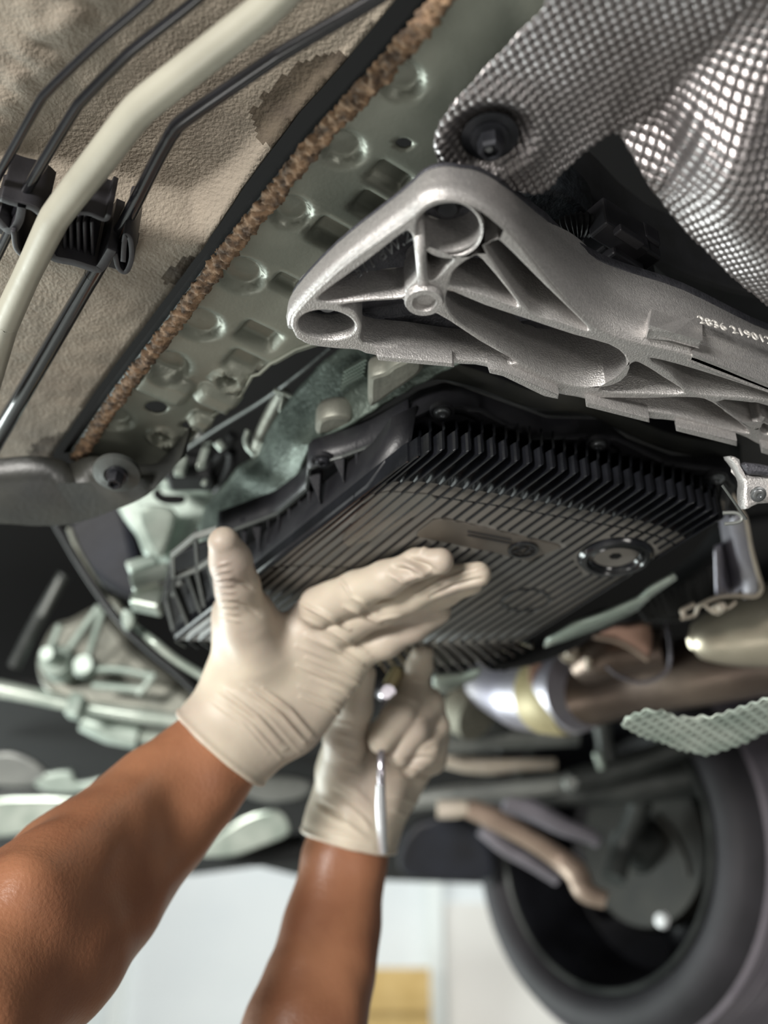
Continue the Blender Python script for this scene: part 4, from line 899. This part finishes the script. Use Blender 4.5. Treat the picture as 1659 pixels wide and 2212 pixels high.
class Field:
    def __init__(s, lo, hi, h):
        s.h = h; s.org = np.array(lo); n = np.ceil((np.array(hi)-s.org)/h).astype(int)+1
        a = [s.org[i]+np.arange(n[i])*h for i in range(3)]
        s.X, s.Y, s.Z = [g.astype(np.float32) for g in np.meshgrid(*a, indexing='ij')]
    def cap(s, a, b, ra, rb, flat=1., nrm=None):
        a = np.array(a); b = np.array(b); d = b-a; L2 = d@d
        px, py, pz = s.X-a[0], s.Y-a[1], s.Z-a[2]
        if flat != 1. and nrm is not None:                          # squash along nrm
            n = np.array(nrm); k = flat-1; dn = px*n[0]+py*n[1]+pz*n[2]; px = px+n[0]*dn*k; py = py+n[1]*dn*k; pz = pz+n[2]*dn*k
            dd = d@n; d = d+n*dd*k; L2 = d@d
        t = np.clip((px*d[0]+py*d[1]+pz*d[2])/L2, 0, 1); t2 = t
        return np.sqrt((px-t*d[0])**2+(py-t*d[1])**2+(pz-t*d[2])**2)-(ra+(rb-ra)*t2)
def smin(a, b, k):
    h = np.clip(.5+.5*(b-a)/k, 0, 1); return b*(1-h)+a*h-k*h*(1-h)
def pd(x, y, d): return np.array(D(x, y, d))
def chain(F, J, k=.004, flat=1, nrm=None):                         # J: (px,py,d,rpx)
    f = None
    for a, b in zip(J[:-1], J[1:]):
        c = F.cap(pd(*a[:3]), pd(*b[:3]), Rp(a[3], a[2]), Rp(b[3], b[2]), flat, nrm); f = c if f is None else smin(f, c, k)
    return f
def bounds(Js, pad=.03):
    P = np.array([pd(*j[:3]) for J in Js for j in J]); return P.min(0)-pad, P.max(0)+pad
def vnorm(V, Q4):
    n = np.zeros_like(V); a, b, c = V[Q4[:,0]], V[Q4[:,1]], V[Q4[:,2]]; fn = np.cross(b-a, c-a)
    for k in range(4): np.add.at(n, Q4[:,k], fn)
    return n/np.maximum(np.linalg.norm(n, axis=1), 1e-12)[:, None]
def wrinkle(V, Nn, lines, front=True):
    px, py = PX(V); ca = np.array([0, 0, CZ]); vd = ca-V; vd /= np.linalg.norm(vd, axis=1)[:, None]; fr = np.clip((Nn*vd).sum(1)*3, 0, 1)
    D_ = np.zeros(len(V))
    for x0, y0, x1, y1, wd, am in lines:
        mx, my = (x0+x1)/2 + (y1-y0)*.05, (y0+y1)/2 - (x1-x0)*.05
        d = np.full(len(V), 1e9); tt = np.zeros(len(V))
        for (ax, ay, bx, by, t0) in ((x0, y0, mx, my, 0), (mx, my, x1, y1, .5)):
            dx, dy = bx-ax, by-ay; t = np.clip(((px-ax)*dx+(py-ay)*dy)/(dx*dx+dy*dy), 0, 1); q = np.hypot(px-ax-t*dx, py-ay-t*dy); kk = q < d
            d = np.where(kk, q, d); tt = np.where(kk, t0+t*.5, tt)
        D_ += am*np.exp(-(d/wd)**2)*np.sin(np.clip(tt, .04, .96)*math.pi)**.5
    return V + Nn*(D_*fr)[:, None]*.0017
def nz(V, s, a, Nn):
    d = np.array([mnoise.noise(Vector(v)*s) for v in V]); return V+Nn*(d*a)[:, None]
person = thing('person', 'person reaching in from below with both hands in cream latex gloves', 'person', pd(300, 2000, .8))
# ---- forearms, hands within the gloves
UW = [(575,1490,.845,45),(472,1621,.835,88),(400,1700,.82,106),(300,1790,.80,125),(185,1900,.75,155),(40,2050,.68,190),(-140,2240,.60,215)]
LW = [(800,1680,.945,40),(765,1770,.94,58),(745,1850,.93,80),(722,1990,.91,88),(700,2100,.88,98),(655,2230,.85,120),(600,2420,.82,140)]
V0 = []; F0 = []; base = 0
parts_ = []
for J, fl_ in ((UW, 1.25), (LW, 1.15)):
    lo, hi = bounds([J], .085); F = Field(lo, hi, .0032); nrm = np.array(ray(J[1][0], J[1][1]).normalized())
    f = chain(F, J, .02, fl_, nrm)
    if J is UW:
        for (a, b, r1, r2) in [((330,1700,.80),(60,1930,.66),60,90), ((390,1790,.83),(150,2060,.70),40,110)]:
            f = smin(f, F.cap(pd(*a), pd(*b), Rp(r1, .8), Rp(r2, .7)), .02)
    else:
        f = smin(f, F.cap(pd(700,1880,.915), pd(650,2080,.87), Rp(28,.9), Rp(45,.87)), .02)
    V, q = surfnet(f, F.org, F.h); Nn = vnorm(V, q); V = nz(V, 38, .0016, Nn)
    parts_.append((V, q))
Vb = np.concatenate([parts_[0][0], parts_[1][0]]); Qb = np.concatenate([parts_[0][1], parts_[1][1]+len(parts_[0][0])])
mk('arms', Vb, Qb, 'skin', person)
# ---- upper glove (right hand seen from its back)
nrmU = np.array(ray(650, 1400).normalized())
I_ = [(690,1312,.815,46),(770,1276,.795,42),(835,1250,.775,38),(900,1218,.763,32),(952,1211,.755,29)]
M_ = [(730,1352,.825,48),(820,1312,.81,40),(890,1284,.795,36),(960,1254,.782,32),(1034,1241,.772,28)]
R_ = [(745,1375,.845,40),(830,1345,.84,36),(900,1312,.825,32),(965,1280,.808,28),(1018,1260,.795,24)]
P_ = [(768,1408,.835,40),(830,1386,.835,35),(890,1354,.83,30),(948,1322,.822,26)]
T_ = [(560,1420,.825,66),(530,1335,.81,58),(512,1265,.79,47),(498,1212,.775,43),(484,1172,.765,34)]
lo, hi = bounds([I_, M_, R_, P_, T_, UW[:2]], .045); F = Field(lo, hi, .00105)
palm = None
for a, b, r1, r2 in [((540,1540,.84),(690,1345,.83),92,60), ((600,1550,.84),(738,1400,.835),86,62), ((560,1470,.84),(680,1370,.83),95,62), ((640,1560,.845),(735,1440,.84),58,52), ((535,1500,.84),(555,1400,.83),80,72), ((528,1530,.84),(522,1330,.82),72,58)]:
    c = F.cap(pd(*a), pd(*b), Rp(r1,.87), Rp(r2,.86), 1.75, nrmU); palm = c if palm is None else smin(palm, c, .012)
wr = chain(F, [(560,1510,.84,98),(472,1621,.835,107),(420,1680,.82,112)], .012, 1.25, np.array(ray(472,1621).normalized()))
f = smin(palm, wr, .02)
f = smin(f, chain(F, T_, .006), .012)
fg = None
for J in (R_, P_, M_, I_):
    c = chain(F, J, .005); fg = c if fg is None else smin(fg, c, .0016)
f = smin(f, fg, .006)
def cut(F, f, cpx, cd, tow, towd, bead=.0016):
    c = pd(*cpx, cd); n = pd(*tow, towd)-c; n /= np.linalg.norm(n)
    pdn = (F.X-c[0])*n[0]+(F.Y-c[1])*n[1]+(F.Z-c[2])*n[2]
    f = f - bead*np.exp(-((pdn-.0022)/.0018)**2) - .0012*np.exp(-((pdn-.008)/.010)**2)
    return np.maximum(f, -pdn), c, n
f, cc, cn_ = cut(F, f, (472,1621), .835, (600,1470), .845)
V, q = surfnet(f, F.org, F.h); Nn = vnorm(V, q)
lines = []
rnd = random.Random(3)
for i in range(13):                                               # tension folds across the back of the hand
    t = i/12; x0 = 655+rnd.uniform(-25, 30)+t*-12; y0 = 1300+t*200+rnd.uniform(-6, 6); L = rnd.uniform(90, 150)
    lines.append((x0, y0, x0+L, y0+L*.52, 4, rnd.uniform(.6, 1.3)))
for i in range(11):                                               # wrist folds
    t = i/10; x0 = 445+t*130+rnd.uniform(-8, 8); y0 = 1500-t*20+rnd.uniform(-8, 8); L = rnd.uniform(110, 190)
    lines.append((x0, y0, x0+L*.78, y0+L*.72, 4.2, rnd.uniform(.6, 1.2)))
lines += [(735,1252,760,1290,4,1.0),(760,1290,800,1312,4,1.0),(800,1312,850,1300,4,1.0),(745,1310,820,1345,5,1.6),(815,1340,870,1330,4,.8)]
lines += [(850,1225,900,1248,7,-2.2),(880,1205,935,1232,7,-2.2),(868,1215,918,1240,6,1.8),(925,1235,870,1252,6,1.2),(840,1240,880,1262,6,1.4),(905,1195,925,1185,6,1.2)]
lines += [(900,1285,1010,1236,4,1.0),(930,1290,1040,1250,4,-1.4),(960,1262,1045,1225,4,.8)]
for i in range(9): lines.append((462+i*2, 1225+i*14, 495+i*3, 1215+i*16, 3.5, .7))
lines += [(505,1255,548,1275,5,-1.2),(500,1300,560,1330,5,-.9)]
V = wrinkle(V, Nn, lines); V = nz(V, 55, .0007, Nn)
gl = mk('glove', V, q, 'glove_latex', person); gl['label'] = 'cream latex glove pressed flat on the oil pan'
# ---- lower glove (left hand, fingers curled round the ratchet)
TH = [(735,1665,.93,50),(745,1600,.915,44),(768,1530,.905,34),(787,1455,.90,25)]
IX = [(905,1530,.955,36),(893,1480,.945,31),(905,1440,.935,26),(912,1412,.93,24)]
MD = [(915,1545,.955,36),(893,1500,.94,38),(860,1550,.91,37),(824,1600,.90,29)]
RG = [(935,1590,.95,38),(925,1520,.94,34),(890,1575,.915,36),(862,1630,.91,27)]
PK = [(930,1640,.95,36),(938,1572,.94,32),(915,1620,.92,32),(888,1655,.918,24)]
lo, hi = bounds([TH, IX, MD, RG, PK, LW[1:3]], .05); F = Field(lo, hi, .0012)
nrmL = np.array(ray(820, 1650).normalized())
palm = None
for a, b, r1, r2 in [((755,1790,.945),(800,1650,.95),78,78), ((800,1780,.95),(895,1620,.955),52,62), ((790,1700,.95),(880,1560,.96),70,56), ((730,1740,.94),(745,1640,.935),52,52)]:
    c = F.cap(pd(*a), pd(*b), Rp(r1,.94), Rp(r2,.95), 1.6, nrmL); palm = c if palm is None else smin(palm, c, .012)
wr = chain(F, [(795,1700,.945,96),(757,1800,.937,90),(748,1830,.934,87),(742,1880,.93,87)], .01, 1.1, nrmL)
f = smin(palm, wr, .015)
f = smin(f, chain(F, TH, .006), .008)
f = smin(f, chain(F, IX, .005), .006)
for J in (PK, RG, MD): f = smin(f, chain(F, J, .004), .0022)
f, cc, cn_ = cut(F, f, (748,1822), .934, (775,1710), .942)
V, q = surfnet(f, F.org, F.h); Nn = vnorm(V, q)
lines = [(690,1735,745,1775,6,-1.4),(720,1710,790,1765,6,-1.2),(735,1690,800,1735,5,1.1),(705,1760,790,1810,6,1.3),(760,1745,800,1790,5,1.2),(700,1790,780,1812,5,.8),
 (880,1640,950,1640,5,-1.2),(870,1655,935,1668,4,.9),(850,1680,940,1690,4,.7),(840,1720,900,1735,4,.7),(845,1750,880,1765,4,.7),(915,1620,945,1615,5,-1.2),(850,1500,905,1520,4,.6),(895,1560,940,1550,4,.8)]
for i in range(6): lines.append((722+i*5, 1560+i*26, 775, 1575+i*26, 4, .5))
V = wrinkle(V, Nn, lines); V = nz(V, 60, .0008, Nn)
gl = mk('glove', V, q, 'glove_latex', person); gl['label'] = 'cream latex glove gripping the steel tool'
# ---- ratchet
rt = thing('ratchet_wrench', 'slim chrome ratchet wrench held upright in the lower glove', 'wrench', D(824, 1700, .9))
dtube('handle', [(832,1500,.925),(826,1560,.91),(823,1640,.888),(824,1700,.884),(826,1780,.89)], .9, [7,7,8,8,9], 'chrome_tool', parent=rt, n=14)
dtube('grip', [(821,1695,.883),(822,1740,.884),(824,1792,.888),(827,1840,.895)], .9, [8,11,11,9], 'label_white', parent=rt, n=14).data.materials[0] = mat('satin_chrome', '#dfe2e6', '#cfd2d6', .3, .6, 30)
lathe('ratchet_head', D(834, 1496, .93), (ray(834,1496)*-1+Vector((.2,0,0))), [(0,.008),(Rp(16,.93),.008),(Rp(20,.93),.004),(Rp(20,.93),-.008),(Rp(15,.93),-.012),(0,-.012)], 'chrome_tool', rt, 24)
dtube('socket', [(836,1488,.935),(850,1462,.94),(858,1448,.945)], .93, [14,14,13], 'yellow_tint', parent=rt, n=16, sm=2)
